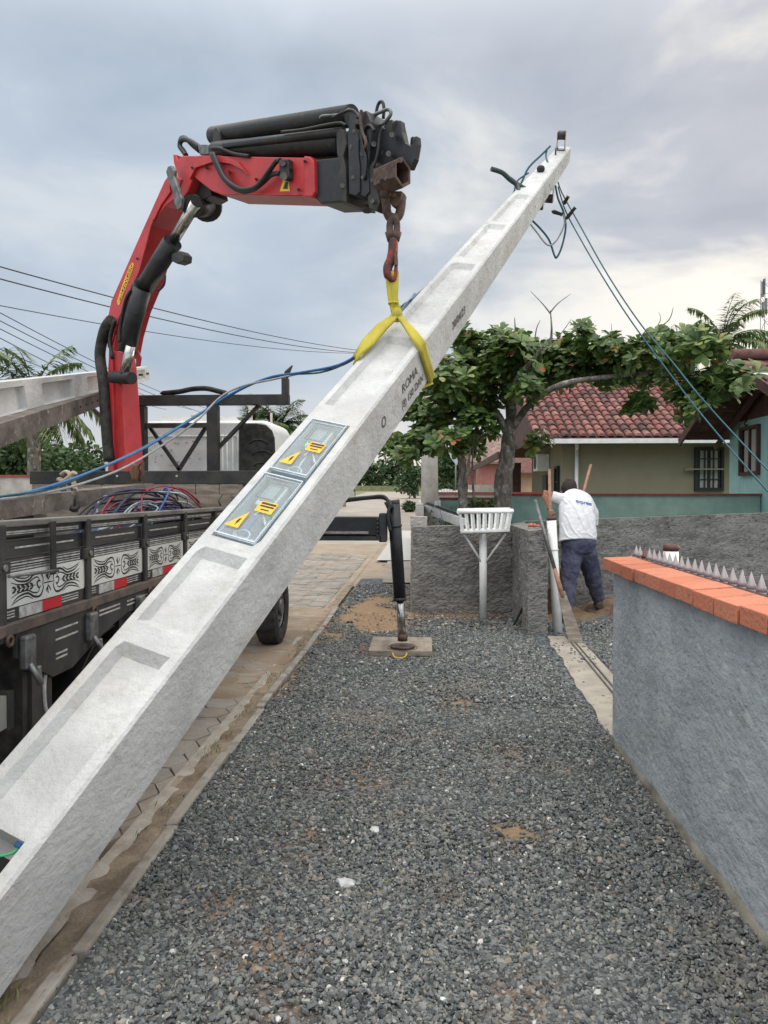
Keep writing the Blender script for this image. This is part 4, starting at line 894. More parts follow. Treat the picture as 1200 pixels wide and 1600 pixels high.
def tower():
    e = empty('radio_tower', (40,90,0), 'distant lattice radio tower at the right edge of the sky', 'tower'); c = P(1199,500,90); b = MB(); w = .55; z1 = P(1199,436,90).z
    for sx in (-1,1):
        for sy in (-1,1): b.cyl((c.x+sx*w,c.y+sy*w,0), (c.x+sx*w,c.y+sy*w,z1), .045, n=5)
    b.build('legs', m_steel, e); b = MB(); z = 0; k = 1
    while z < z1-1.1: b.bar((c.x-w*k,c.y-w,z), (c.x+w*k,c.y-w,z+1.1), .04, .04); b.bar((c.x-w,c.y-w*k,z), (c.x-w,c.y+w*k,z+1.1), .04, .04); b.bar((c.x-w,c.y-w,z+1.1), (c.x+w,c.y-w,z+1.1), .04, .04); z += 1.1; k = -k
    b.build('bracing', m_steel, e)
    for px, py in ((1194,448),(1192,452),(1197,478),(1192,484)): q = P(px,py,89.5); b = MB(); b.box(q-V((.12,.1,.9)), q+V((.12,.1,.9))); b.build('antenna', m_steel, e)
tower()
# ------------------------------------------------------------------ plants
def branch_tree(name, base, trunk, branches, m, r0, lab, cat='tree'):
    e = empty(name, base, lab, cat); b = MB(); pts = bez(trunk, 5); n = len(pts); b.tube(pts, [r0*(1-.45*i/(n-1))*(1+.12*mnoise.noise(V((i*.7,0,0)))) for i in range(n)], 20)
    b.v = [tuple(V(p)+V((mnoise.noise(V(p)*6), mnoise.noise(V(p)*6+V((7,0,0))), 0))*.03+V((mnoise.noise(V(p)*22), mnoise.noise(V(p)*22+V((7,0,0))), 0))*.012) for p in b.v]; b.build('trunk', m, e)
    b = MB()
    for pts, r in branches: p = bez(pts, 4); k = len(p); b.tube(p, [r*(1-.75*i/(k-1)) for i in range(k)], 7)
    if branches: b.build('limbs', m, e)
    return e
def almond():
    Y = 12.0; base = G(786, 800, 0); base = V((1.33, 12.0, 0))
    top = P(798, 655, 12.0)
    q = lambda x, y, Y: P(x, y, Y)
    br = [([q(797,690,12), q(770,640,12), q(720,632,12.2), q(672,640,12.4), q(640,650,12.6)], .075), ([q(800,670,12), q(830,630,11.6), q(880,600,11.2), q(960,588,11.2), q(1040,580,11), q(1110,592,10.8)], .065),
          ([top, q(790,600,12.3), q(760,560,12.6), q(735,545,12.8)], .08), ([top, q(820,590,12.5), q(860,560,12.8), q(930,545,13), q(1000,550,13)], .07), ([top, q(805,600,11.4), q(830,565,11), q(850,540,10.8)], .07),
          ([q(860,545,12), q(862,515,12), q(860,485,12)], .028), ([q(860,490,12), q(848,475,12), q(829,455,12)], .014), ([q(860,488,12), q(872,474,12), q(892,459,12)], .013), ([q(806,545,12), q(805,515,12), q(804,496,12)], .02), ([q(835,540,12), q(838,515,12), q(844,500,12)], .014),
          ([q(950,550,12), q(956,530,12), q(955,505,12)], .012), ([q(1000,545,12), q(1020,520,12), q(1045,500,12), q(1052,480,12)], .018), ([q(1020,520,12), q(1032,500,12), q(1029,487,12)], .01), ([q(800,540,12), q(794,520,12), q(790,503,12)], .01), ([q(870,530,12), q(885,510,12), q(893,498,12)], .01)]
    e = branch_tree('almond_tree', base, [V((1.30,12,-.1)), P(786,760,12), P(792,715,12), top], br, m_bark, .165, 'spreading broad-leaved tree with thick bark trunk behind the rough walls')
    cl = []
    rg = random.Random(21)
    def C(px, py, Y, rx, ry, rz, w): cl.append((tuple(P(px, py, Y)), (rx, ry, rz), w))
    for px, py, rx, rz, w in ((700,600,.42,.36,1.1),(745,560,.36,.30,1.0),(730,600,.4,.4,1),(760,610,.45,.42,1.2),(800,572,.5,.34,1.2),(850,585,.45,.28,1.0),(855,555,.42,.28,1.1),(900,560,.45,.30,1.2),(905,588,.34,.14,.4),
                              (950,555,.42,.26,1.1),(1000,560,.42,.26,1.),(960,590,.35,.16,.55),(1040,555,.35,.24,.8),(1085,550,.34,.2,.7),(1030,590,.36,.16,.6),(1120,600,.30,.22,.7),(1085,612,.30,.2,.6),(1140,598,.18,.2,.4),
                              (640,640,.34,.2,.6),(680,655,.36,.26,.9),(615,695,.28,.2,.7),(660,690,.32,.22,.7),(700,690,.3,.2,.6),(745,665,.34,.26,.8),(720,640,.3,.2,.6),(815,612,.24,.2,.45),(740,700,.2,.16,.35),(640,712,.16,.12,.3),
                              (998,632,.28,.1,.3),(838,690,.12,.14,.16),(800,545,.35,.2,.7),(1060,535,.2,.14,.3),(775,530,.22,.12,.3),(732,530,.2,.14,.4),(900,528,.25,.1,.35),(1020,530,.18,.1,.25),(1080,640,.2,.08,.2)):
        C(px, py, 12+rg.uniform(-.9, 1.1)-(.9 if px > 1050 else 0), rx, .75, rz, w)
    crown('crown', m_leafA, e, cl, 50, .175, .108, rosette=True, seed=3)
almond()
# thin dark trunks and vines
e = branch_tree('vine_tree', V((.60,11.5,0)), [V((.62,11.5,-.1)), P(723,760,11.5), P(720,700,11.5), P(726,640,11.5)], [([P(726,760,11.4), P(735,700,11.4), P(731,640,11.4)], .03), ([P(741,790,11.6), P(738,720,11.6), P(745,650,11.6)], .022), ([P(728,720,11.5), P(700,690,11.6), P(680,675,11.7)], .022)], m_bark, .085, 'thin dark trunk with hanging vines left of the thick tree trunk')
def dry_bush():
    e = empty('dry_bush', (.35,11.9,0), 'tangled leafless grey bush behind the left end of the rough wall', 'bush'); b = MB(); rg = random.Random(3)
    for i in range(75):
        p = V((rg.uniform(.1,1.05), rg.uniform(11.5,12.6), 0)); pts = [p]
        for k in range(4): p = p+V((rg.uniform(-.18,.18), rg.uniform(-.15,.15), rg.uniform(.22,.42))); pts.append(p)
        b.tube(pts, [.012,.009,.007,.005,.003], 4)
    b.build('twigs', mat('twig_grey', (.17,.14,.11), .9, var=.3), e)
    crown('leaves', m_leafB, e, [((.5,12,1.05),(.55,.4,.35),1)], 300, .05, .02, seed=8)
dry_bush()
def bush(name, c, r, lab, n, ln=.12, m=None, seed=2, cat='bush', trunk=True):
    z = far_z(c[1]); e = empty(name, (c[0],c[1],z), lab, cat); rg = random.Random(seed); cl = []
    for i in range(12): a = rg.random()*6.28; q = rg.random()**.5; cl.append(((c[0]+math.cos(a)*q*r[0]*.75, c[1]+math.sin(a)*q*r[1]*.75, z+c[2]+rg.uniform(-.55,.6)*r[2]), (r[0]*.38, r[1]*.38, r[2]*.38), 1))
    if trunk: b = MB(); b.tube([(c[0],c[1],z-.1),(c[0],c[1],z+c[2])], [.06+r[0]*.05,.04+r[0]*.02], 8); b.build('trunk', m_bark, e)
    crown('crown', m or m_leafB, e, cl, n, ln, ln*.6, seed=seed); return e
bush('green_bush', (1.02,12.9,1.35), (.33,.3,.2), 'small bright green shrub behind the white basket', 60, .09, m_leafA, 4)
bush('round_tree', (-11.5,88,3.0), (3.4,3,3.0), 'rounded green tree at the far end of the street on the left', 160, .55, seed=5, cat='tree')
bush('round_tree', (-1.0,96,2.2), (2.6,3,2.6), 'rounded green tree right of the distant parked car', 160, .5, seed=6, cat='tree')
bush('round_tree', (2.8,75,3.2), (2.6,3,2.8), 'green tree behind the far white gate', 140, .5, seed=9, cat='tree')
bush('low_shrub', (-.9,50,.35), (.5,.6,.4), 'low shrub on the pavement edge near the distant car', 70, .2, seed=10, trunk=False)
b = bush('bougainvillea', (-7.1,58,.75), (.85,.6,.45), 'pink flowering bush at the left side of the street', 110, .16, matramp('pink_petals', [(0,(.42,.03,.12)),(.7,(.55,.06,.2)),(1,(.10,.14,.05))]), 11)
def forest():
    cl = []; rg = random.Random(12)
    for i in range(150):
        x = rg.uniform(-230, 120); y = 205+rg.uniform(0, 40); h = rg.uniform(9.5, 13)+3.0*mnoise.noise(V((x*.03,0,0))); z0 = 2.5
        for k in range(3): cl.append(((x+rg.uniform(-3,3), y, z0+h*(.2+.33*k)), (4.5,4,h*.24), 1))
    crown('forest', m_leafB, None, cl, 95, 1.7, 1.3, seed=14); o = bpy.data.objects['forest']; tag(o, 'dark green wood beyond the far end of the street', 'wood', kind='stuff')
forest()
b = MB(); b.box((-60,188,2.4),(60,188.3,3.9)); tag(b.build('reed_bank', mat('reeds', (.24,.23,.13), .95, col2=(.15,.17,.08), vscale=1.2)), 'band of dry reeds in the far field', 'reeds', kind='stuff')
# fence of thin posts at left of the far street
for i in range(6):
    x = -7.0-i*.25; y = 60+i*6; b = MB(); b.box((x-.08,y-.08,far_z(y)-.1),(x+.08,y+.08,far_z(y)+2.0)); tag(b.build('fence_post', m_concl), ('nearest','second','third','fourth','fifth','farthest')[i]+' grey concrete fence post of the row on the left of the far street', 'post', 'fence posts along the far street')
def palm(base, top, fr, lab, ln, seed, droop=1.0, n=16, leaf=.55, trunk=True, r0=.16, upb=0.):
    e = empty('palm_tree', base, lab, 'palm'); base, top = V(base), V(top); rg = np.random.default_rng(seed)
    if trunk: b = MB(); pts = [base.lerp(top, i/12) for i in range(13)]; b.tube(pts, [r0*(1.15-.35*i/12)*(1+.05*(i % 2)) for i in range(13)], 10); b.build('trunk', m_bark, e)
    for k in range(n):
        a = k*2.4+rg.uniform(-.3,.3); el = rg.uniform(-.25, 1.35) if upb == 0 else rg.uniform(upb, 1.45); L_ = ln*rg.uniform(.8, 1.1); pts = []; p = V(top); d = V((math.cos(a)*math.cos(el), math.sin(a)*math.cos(el), math.sin(el)))
        st = 10
        for i in range(st+1): pts.append(p.copy()); p = p+d*(L_/st); d = (d+V((0,0,-.14*droop))).normalized()
        cs=[];ds=[];us=[];ll=[]
        for i in range(1, st*4):
            t = i/(st*4); q = t*st; j = int(q); c = pts[j].lerp(pts[j+1], q-j); dd = (pts[j+1]-pts[j]).normalized(); s = dd.cross(V((0,0,1)))
            if s.length < .05: s = V((1,0,0))
            s.normalize()
            for sg in (-1, 1):
                w = V((float(rg.normal()), float(rg.normal()), float(rg.normal())))*.12
                cs.append(c); ds.append(s*sg*.8+dd*.55+V((0,0,-.55*droop*(.4+.6*t)))+w); us.append((0,0,1)); ll.append(leaf*math.sin(math.pi*(.12+.8*t))**.7)
        v, f = leaf_arrays(np.array([tuple(x) for x in cs]), np.array([tuple(x) for x in ds]), np.array(us, dtype=float), np.array(ll), np.full(len(ll), leaf*.12), 'b')
        fo = npmesh('frond', v, f, m_palm, e); b = MB(); b.tube(pts, [.022*(1-.8*i/st)+.003 for i in range(st+1)], 4); b.build('rib', m_palm, fo)
q = P(52,622,22); palm((q.x,22,0), q, 0, 'coconut palm with drooping fronds behind the truck at the left', 2.5, 1, 1.1, 26, .62, r0=.2)
q = P(395,668,36); palm((q.x,36,0), q, 0, 'palm behind the truck cab, left of the street lamp', 1.8, 2, .8, 26, .6)
q = P(437,668,38); palm((q.x,38,0), q, 0, 'bushy palm right behind the street lamp', 2.0, 3, .7, 30, .6); q = P(470,672,40); palm((q.x,40,0), q, 0, 'palm nearest the lifted pole, behind the truck cab', 1.7, 4, .7, 26, .55)
q = P(1128,540,27); palm((q.x,27,0), q, 0, 'tall drooping palm above the teal house roof', 2.2, 7, 1.25, 24, .55)
q = P(1062,548,30); palm((q.x,30,0), q, 0, 'lower palm half hidden by the tree, left of the tall one', 1.7, 8, 1.2, 12, .5)
bush('dark_tree', (-14.8,26,2.0), (1.7,1.6,2.0), 'dark dense tree at the far left edge below the leaning pole', 230, .26, seed=15, cat='tree'); bush('dark_tree', (-13,27.5,1.5), (1.3,1.6,1.7), 'dark tree just right of the palm trunk at the left', 200, .24, seed=16, cat='tree')
bush('flat_tree', (-17.2,40,2.2), (1.6,1.6,.65), 'dark flat-topped tree left of the crane column', 160, .3, seed=17, cat='tree')
bush('thin_tree', (-13.8,34,3.3), (.7,.7,.5), 'sparse little tree just left of the crane column', 14, .14, seed=19, cat='tree')
for i,(px,py,Y,s) in enumerate(((480,700,42,1.6),(455,705,46,1.8),(505,715,44,1.3))):
    q=P(px,py,Y); bush('hedge_tree',(q.x,Y,q.z-far_z(Y)),(s,1.3,1.2),('brownish bushy tree behind the cab, beside the lifted pole','green bushy tree behind the cab roof','low bushy tree mostly hidden by the lifted pole')[i],160,.28,seed=30+i,cat='tree')
capped_wall('garden_wall', -16, -7.0, 14.5, 2.0, 'red-capped grey wall beyond the truck at the left edge', m_concl)
# ------------------------------------------------------------------ far parked car
def car():
    Y = 118; z = far_z(Y); c = P(646,770,Y); x = c.x; e = empty('parked_car', (x,Y,z), 'dark small car parked far down the street', 'car'); m = mat('car_paint', (.06,.08,.09), .3, var=.1)
    b = MB(); b.prism([(x-.85,Y,z+.3),(x+.85,Y,z+.3),(x+.85,Y,z+.9),(x+.78,Y,z+.98),(x-.78,Y,z+.98),(x-.85,Y,z+.9)], (0,4,0)); b.build('body', m, e, bevel=.06)
    b = MB(); b.add([(x-.76,Y+.4,z+.98),(x+.76,Y+.4,z+.98),(x+.76,Y+3,z+.98),(x-.76,Y+3,z+.98),(x-.6,Y+.8,z+1.45),(x+.6,Y+.8,z+1.45),(x+.6,Y+2.2,z+1.45),(x-.6,Y+2.2,z+1.45)], [(4,5,6,7),(0,1,5,4),(1,2,6,5),(2,3,7,6),(3,0,4,7)]); b.build('cabin', m_dkglass, e)
    for sx in (-.8,.65):
        for dy in (.7,3.2): b = MB(); b.cyl((x+sx,Y+dy,z+.32),(x+sx+.15,Y+dy,z+.32),.32); b.build('wheel', m_rub, e)
    for sx in (-.7,.7): b = MB(); b.box((x+sx-.12,Y-.02,z+.68),(x+sx+.12,Y-.001,z+.82)); b.build('tail_light', m_red, e)
car()
# ------------------------------------------------------------------ crane truck
truck = empty('crane_truck', (-2.45, 4.5, 0), 'old flatbed truck with painted slatted side and a red folding crane', 'truck')
XR, XL = -1.55, -3.40; YB, YF = 1.2, 6.2
def tb(name, m, boxes, par=None, bevel=0):
    b = MB()
    for a, c in boxes: b.box(a, c)
    return b.build(name, m, par or truck, bevel)
m_deck = mat('bed_planks', (.16,.13,.105), .9, col2=(.27,.23,.19), vscale=4, bump=.3, stretch=(1,5,1))
m_line = mat('pinstripe_white', (.50,.50,.48), .5, var=.5, vscale=20)
m_railtop = mat('worn_rail', (.20,.19,.165), .7, col2=(.09,.085,.08), vscale=9, bump=.2, stretch=(1,.3,1))
m_blkp = mat('black_planks', (.020,.020,.023), .45, col2=(.05,.048,.045), vscale=5, bump=.2, stretch=(1,.25,4), spots=[((.13,.125,.12),18,.66,.5)])
m_ledge = mat('grimy_ledge', (.065,.055,.05), .75, col2=(.14,.10,.08), vscale=6, bump=.3)
m_panel = mat('painted_panel', (.60,.61,.58), .4, col2=(.50,.50,.47), vscale=3, spots=[((.33,.30,.25),11,.66,.5)])
tb('bed_floor', m_deck, [((XL,YB,1.06),(XR-.05,YF,1.115))])
tb('chassis', m_blackd, [((-2.95,YB,.62),(-2.83,7.2,.86)), ((-2.10,YB,.62),(-1.98,7.2,.86)), ((-2.829,2.1,.66),(-2.101,2.2,.84)), ((-2.829,5.1,.66),(-2.101,5.2,.84))])
for y in np.arange(1.5, 6.1, .75): tb('cross_beam', m_blackd, [((XL+.02,float(y),.865),(XR-.03,float(y)+.09,1.055))])
# right side
tb('top_rail', m_railtop, [((XR-.052,YB,1.478),(XR+.012,YF,1.503))], bevel=.004)
tb('side_plank', m_blkp, [((XR-.045,YB,1.44),(XR-.01,YF,1.4775))]); tb('side_plank', m_blkp, [((XR-.045,YB,1.36),(XR-.018,YF,1.425))])
tb('side_plank', m_blkp, [((XR-.045,YB,1.305),(XR-.004,YF,1.355))])
tb('reflector_rail', m_blkp, [((XR-.045,YB,1.121),(XR-.004,YF,1.172))])
tb('edge_beam', m_ledge, [((XR-.06,YB,1.072),(XR+.02,YF,1.119))], bevel=.006)
st = [1.22, 1.92, 2.62, 3.32, 4.02, 4.72, 5.42, 6.14]
for i, y in enumerate(st): tb('stake', m_blackd, [((XR-.003,y-.022,1.05),(XR+.016,y+.022,1.49))], bevel=.006)
for i, y in enumerate(st):
    b = MB(); b.cyl((XR+.0175,y,1.33),(XR+.026,y,1.33),.013,n=8); b.build('bolt', m_steel, truck)
    b = MB(); b.ring((XR+.03,y+.01,1.06),(1,0,0),.018,.007,12,6); b.build('latch_hook', m_rust, truck)
    tb('rail_bracket', m_blackd, [((XR-.003,y-.045,1.305),(XR+.0175,y+.045,1.355))], bevel=.004)
# near upright strap hanging over the side
tb('hanging_strap', m_blackd, [((XR+.018,2.95,1.27),(XR+.026,2.99,1.49))])
for y in (2.97,): 
    b = MB(); b.cyl((XR+.035,2.62,1.30),(XR+.035,2.98,1.285),.007); b.build('tie_rod', m_steel, truck)
def ornament(y0, y1, par):
    """scrolls painted in black on a white panel: ribbons lying on its face"""
    x = XR+.0005; zc = 1.238; W_ = (y1-y0); b = MB()
    def S(u, v): return V((x, y0+W_*u, zc+.055*v))
    def rib(pts, wd):
        pts = bez([S(*p) for p in pts], 5); k0 = len(b.v); n = len(pts)
        for i, p in enumerate(pts):
            d = (pts[min(i+1, n-1)]-pts[max(i-1, 0)]).normalized(); s = V((0, -d.z, d.y)); t = i/(n-1); w_ = wd*(math.sin(math.pi*min(1, max(0, t)))**.6+.15)
            b.v += [tuple(p+s*w_), tuple(p-s*w_)]
        for i in range(n-1): b.f.append((k0+2*i, k0+2*i+1, k0+2*i+3, k0+2*i+2)); b.sm.append(False)
    for s in (-1, 1):
        f = lambda pts: [(.5+s*u, v) for u, v in pts]
        for q in (1, -1):
            rib(f([(.45,.9*q),(.38,.55*q),(.27,.45*q),(.19,.8*q),(.11,.85*q),(.07,.35*q),(.08,0)]), .0042)
            rib(f([(.47,.55*q),(.38,.3*q),(.27,.25*q),(.20,.5*q),(.14,.55*q),(.11,.2*q)]), .0028)
            rib(f([(.47,1.05*q),(.38,.78*q),(.28,.66*q),(.2,.98*q)]), .0025)
        rib(f([(.16,0),(.3,.02),(.46,0)]), .0016); rib(f([(.10,.18),(.125,.28),(.15,.1),(.125,-.25),(.10,-.1)]), .004)
        for k in range(5):
            u = .20+k*.052
            for q in (1, -1): rib(f([(u,.02*q),(u+.018,.14*q),(u+.045,.2*q)]), .0045)
    for q in (1, -1): rib([(.5,.15*q),(.49,.5*q),(.5,.85*q)], .004); rib([(.5,.25*q),(.475,.5*q),(.47,.7*q)], .003); rib([(.5,.25*q),(.525,.5*q),(.53,.7*q)], .003)
    rib([(.42,0),(.5,.01),(.58,0)], .0022)
    b.build('painted_scrolls', m_blk, par)
for i in range(len(st)-1):
    y0, y1 = st[i]+.031, st[i+1]-.031
    pn = tb('painted_panel', m_panel, [((XR-.04,y0,1.1725),(XR,y1,1.304))]); ornament(y0+.02, y1-.02, pn)
    # pinstripes
    b = MB(); 
    for z, t in ((1.458,.0035),(1.450,.002),(1.333,.003),(1.344,.0015),(1.322,.0015),(1.312,.003)): 
        x = XR-.0095 if z > 1.4 else XR-.0035; b.box((x,y0+.03,z-t),(x+.0012,y1-.03,z+t))
    b.build('pinstripe', m_line, truck); b = MB(); b.box((XR-.0175,y0+.1,1.392),(XR-.0163,y1-.06,1.399)); b.build('pinstripe', m_line, truck)
    b = MB()
    for z in (1.137,1.148,1.159): b.box((XR-.0035,y1-.20,z-.0022),(XR-.002,y1-.05,z+.0022)); b.box((XR-.0035,y0+.01,z-.0022),(XR-.002,y0+.07,z+.0022))
    b.build('pinstripe', m_line, truck)
    a = y0+.10; rf = tb('reflector', m_line, [((XR-.0035,a,1.124),(XR+.0005,a+.17,1.168))]); tb('red_half', mat('reflector_red', (.50,.02,.03), .35, var=.1), [((XR-.0035,a+.1705,1.124),(XR+.0005,a+.33,1.168))], rf)
# skirt with stripes, hooks, mud flap
b = MB(); b.prism([(XR+.0,2.7,1.07),(XR+.0,6.1,1.07),(XR,6.1,.985),(XR,3.75,.985),(XR,3.45,.93),(XR,3.15,.84),(XR,2.98,.84),(XR,2.7,.98)], (.012,0,0)); b.build('skirt', m_blackd, truck)
b = MB()
for y0, y1, z in ((3.0,3.2,1.03),(3.0,3.2,.99),(3.0,3.1,.93),(3.0,3.1,.91),(3.42,3.66,1.045),(3.42,3.66,1.025),(3.75,4.1,1.045),(3.75,4.1,1.025),(4.2,4.6,1.045),(4.2,4.6,1.025),(4.8,5.3,1.035)): b.box((XR+.0125,y0,z-.004),(XR+.014,y1,z+.004))
b.build('pinstripe', m_line, truck)
for y in (2.75,3.30,3.88,4.6,5.3):
    tb('rope_cleat', m_steel, [((XR+.013,y-.035,.93),(XR+.05,y+.035,1.06))], bevel=.01)
    b = MB(); b.tube(bez([(XR+.05,y-.02,.95),(XR+.075,y-.02,.91),(XR+.075,y+.01,.87),(XR+.055,y+.04,.885),(XR+.05,y+.04,.93)], 5), .011, 8); b.build('rope_hook', m_steel, truck)
tb('mud_flap', m_rub, [((-2.2,2.80,.20),(XR-.02,2.84,1.05))]); tb('side_bracket', m_blackd, [((XR-.05,2.842,.34),(XR-.005,3.0,1.05))])
b = MB(); b.tube(bez([(XR-.002,2.99,.93),(XR-.002,2.935,.84),(XR-.002,2.94,.72),(XR-.002,2.985,.66)], 5), .009, 6); b.tube(bez([(XR-.002,2.985,.65),(XR-.002,2.93,.58),(XR-.002,2.935,.45),(XR-.002,2.985,.38)], 5), .009, 6); b.build('painted_curve', m_line, truck)
tb('side_bar', mat('aluminium', (.42,.42,.40), .4, .5, var=.1), [((-1.60,1.4,.74),(-1.53,2.62,.86))]); tb('side_bar_end', m_blackd, [((-1.605,2.621,.73),(-1.525,2.66,.87))])
def wheel(x0, x1, y, r, name='wheel'):
    b = MB(); n = 40; xm = (x0+x1)/2; hw = (x1-x0)/2
    prof = [(-hw*.8,r*.58),(-hw,r*.72),(-hw,r*.88),(-hw*.82,r*.985),(-hw*.3,r),(hw*.3,r),(hw*.82,r*.985),(hw,r*.88),(hw,r*.72),(hw*.8,r*.58)]; vs = []
    for i in range(n):
        a = 2*math.pi*i/n
        for x, q in prof: q2 = q+(.008 if (i % 2 and q > r*.95) else 0); vs.append((xm+x, y+q2*math.cos(a), r+q2*math.sin(a)))
    m_ = len(prof); b.add(vs, [(i*m_+k, i*m_+k+1, ((i+1) % n)*m_+k+1, ((i+1) % n)*m_+k) for i in range(n) for k in range(m_-1)])
    w = b.build(name, m_rub, truck)
    b = MB(); b.cyl((x0+.03,y,r),(x1-.05,y,r),r*.585,n=28); b.build('rim_dish', m_steel, w); b = MB(); b.cyl((x1-.049,y,r),(x1-.005,y,r),r*.22,n=16)
    for k in range(8): a = k*math.pi/4; b.cyl((x1-.049,y+r*.38*math.cos(a),r+r*.38*math.sin(a)),(x1-.03,y+r*.38*math.cos(a),r+r*.38*math.sin(a)),.012,n=6)
    b.ring((x1-.045,y,r),(1,0,0),r*.56,.012); b.build('hub', m_steel, w)
wheel(-1.84,-1.60,3.72,.42); wheel(-2.12,-1.87,3.72,.42); wheel(-3.35,-3.11,3.72,.42); wheel(-1.74,-1.50,7.85,.39); wheel(-3.35,-3.11,7.85,.39)
b = MB(); b.cyl((-3.1,3.72,.42),(-1.9,3.72,.42),.09); b.ball((-2.45,3.72,.42),.2); b.build('axle', m_blackd, truck); b = MB(); b.cyl((-3.1,7.85,.39),(-1.75,7.85,.39),.06); b.build('axle', m_blackd, truck)
b = MB()
for i in range(12):
    a0 = math.pi*i/12; a1 = math.pi*(i+1)/12; b.bar((-1.85,3.72+.49*math.cos(a0),.43+.49*math.sin(a0)),(-1.85,3.72+.49*math.cos(a1),.43+.49*math.sin(a1)),.5,.01,up=(0,0,1) if 3<i<9 else (0,1,0))
b.build('wheel_arch', m_blackd, truck)
# left side of the bed, front board
tb('far_side_panel', m_blkp, [((XL,YB,1.12),(XL+.04,YF,1.5))]); tb('far_top_rail', m_railtop, [((XL-.01,YB,1.501),(XL+.05,YF,1.525))])
c0, c1 = P(45,745,6.2).x, P(400,745,6.2).x
tb('headboard_beam', m_blackd, [((c0,6.21,1.690),(c1,6.27,1.805))], bevel=.006)
for i in range(9): x = XL+.02+i*.206; tb('headboard_plank', m_wood, [((x,6.215,1.12),(x+.2,6.25,1.688))])
b = MB(); b.cyl((-3.0,6.2,1.76),(-3.0,6.207,1.76),.01,n=8); b.cyl((-2.1,6.2,1.76),(-2.1,6.207,1.76),.01,n=8); b.cyl((-2.62,6.2,1.76),(-2.62,6.207,1.76),.01,n=8); b.build('bolt', m_line, truck)
tb('dark_box', m_wood, [((-2.9,5.55,1.12),(-1.62,6.2,1.60))])
# rack behind the cab
Yr = 7.0; qx = lambda px, Y=Yr: P(px, 700, Y).x; qz = lambda py, Y=Yr: P(400, py, Y).z
tb('rack_beam', m_blackd, [((qx(145),Yr,qz(632)),(qx(451),Yr+.09,qz(616)))], bevel=.005)
tb('rack_post', m_blackd, [((qx(209),Yr,1.2),(qx(226),Yr+.09,qz(633)))]); tb('rack_post', m_blackd, [((qx(323),Yr,1.2),(qx(340),Yr+.09,qz(633)))])
tb('rack_upstand', m_blackd, [((qx(440),Yr,qz(615.8)),(qx(450),Yr+.09,qz(591)))]); tb('rack_rail', m_blackd, [((qx(226.5),Yr+.01,qz(667)),(qx(322.5),Yr+.08,qz(660)))])
for p0, p1, w in (((234,667),(281,735),.045),((322,667),(279,735),.045),((406,632),(341,700),.06),((138,632),(172,664),.05)): b = MB(); b.bar(P(*p0,Yr+.12), P(*p1,Yr+.12), .03, w, up=(0,1,0)); b.obox; b.build('rack_brace', m_blackd, truck)
b = MB(); pts = [P(250,615,Yr+.05),P(280,612,Yr+.05),P(300,608,Yr+.05),P(322,607,Yr+.05),P(340,611,Yr+.05),P(356,615,Yr+.05)]; b.tube(bez(pts,4), [.01]+[.05]*19+[.01], 8, squash=(1,.5)); b.build('rolled_tarp', m_rub, truck)
b = MB(); b.tube([P(446,590,Yr+.05),P(449,582,Yr+.05),P(457,571,Yr+.05)], [.03,.028,.006], 6); b.build('rag_tip', m_rub, truck)
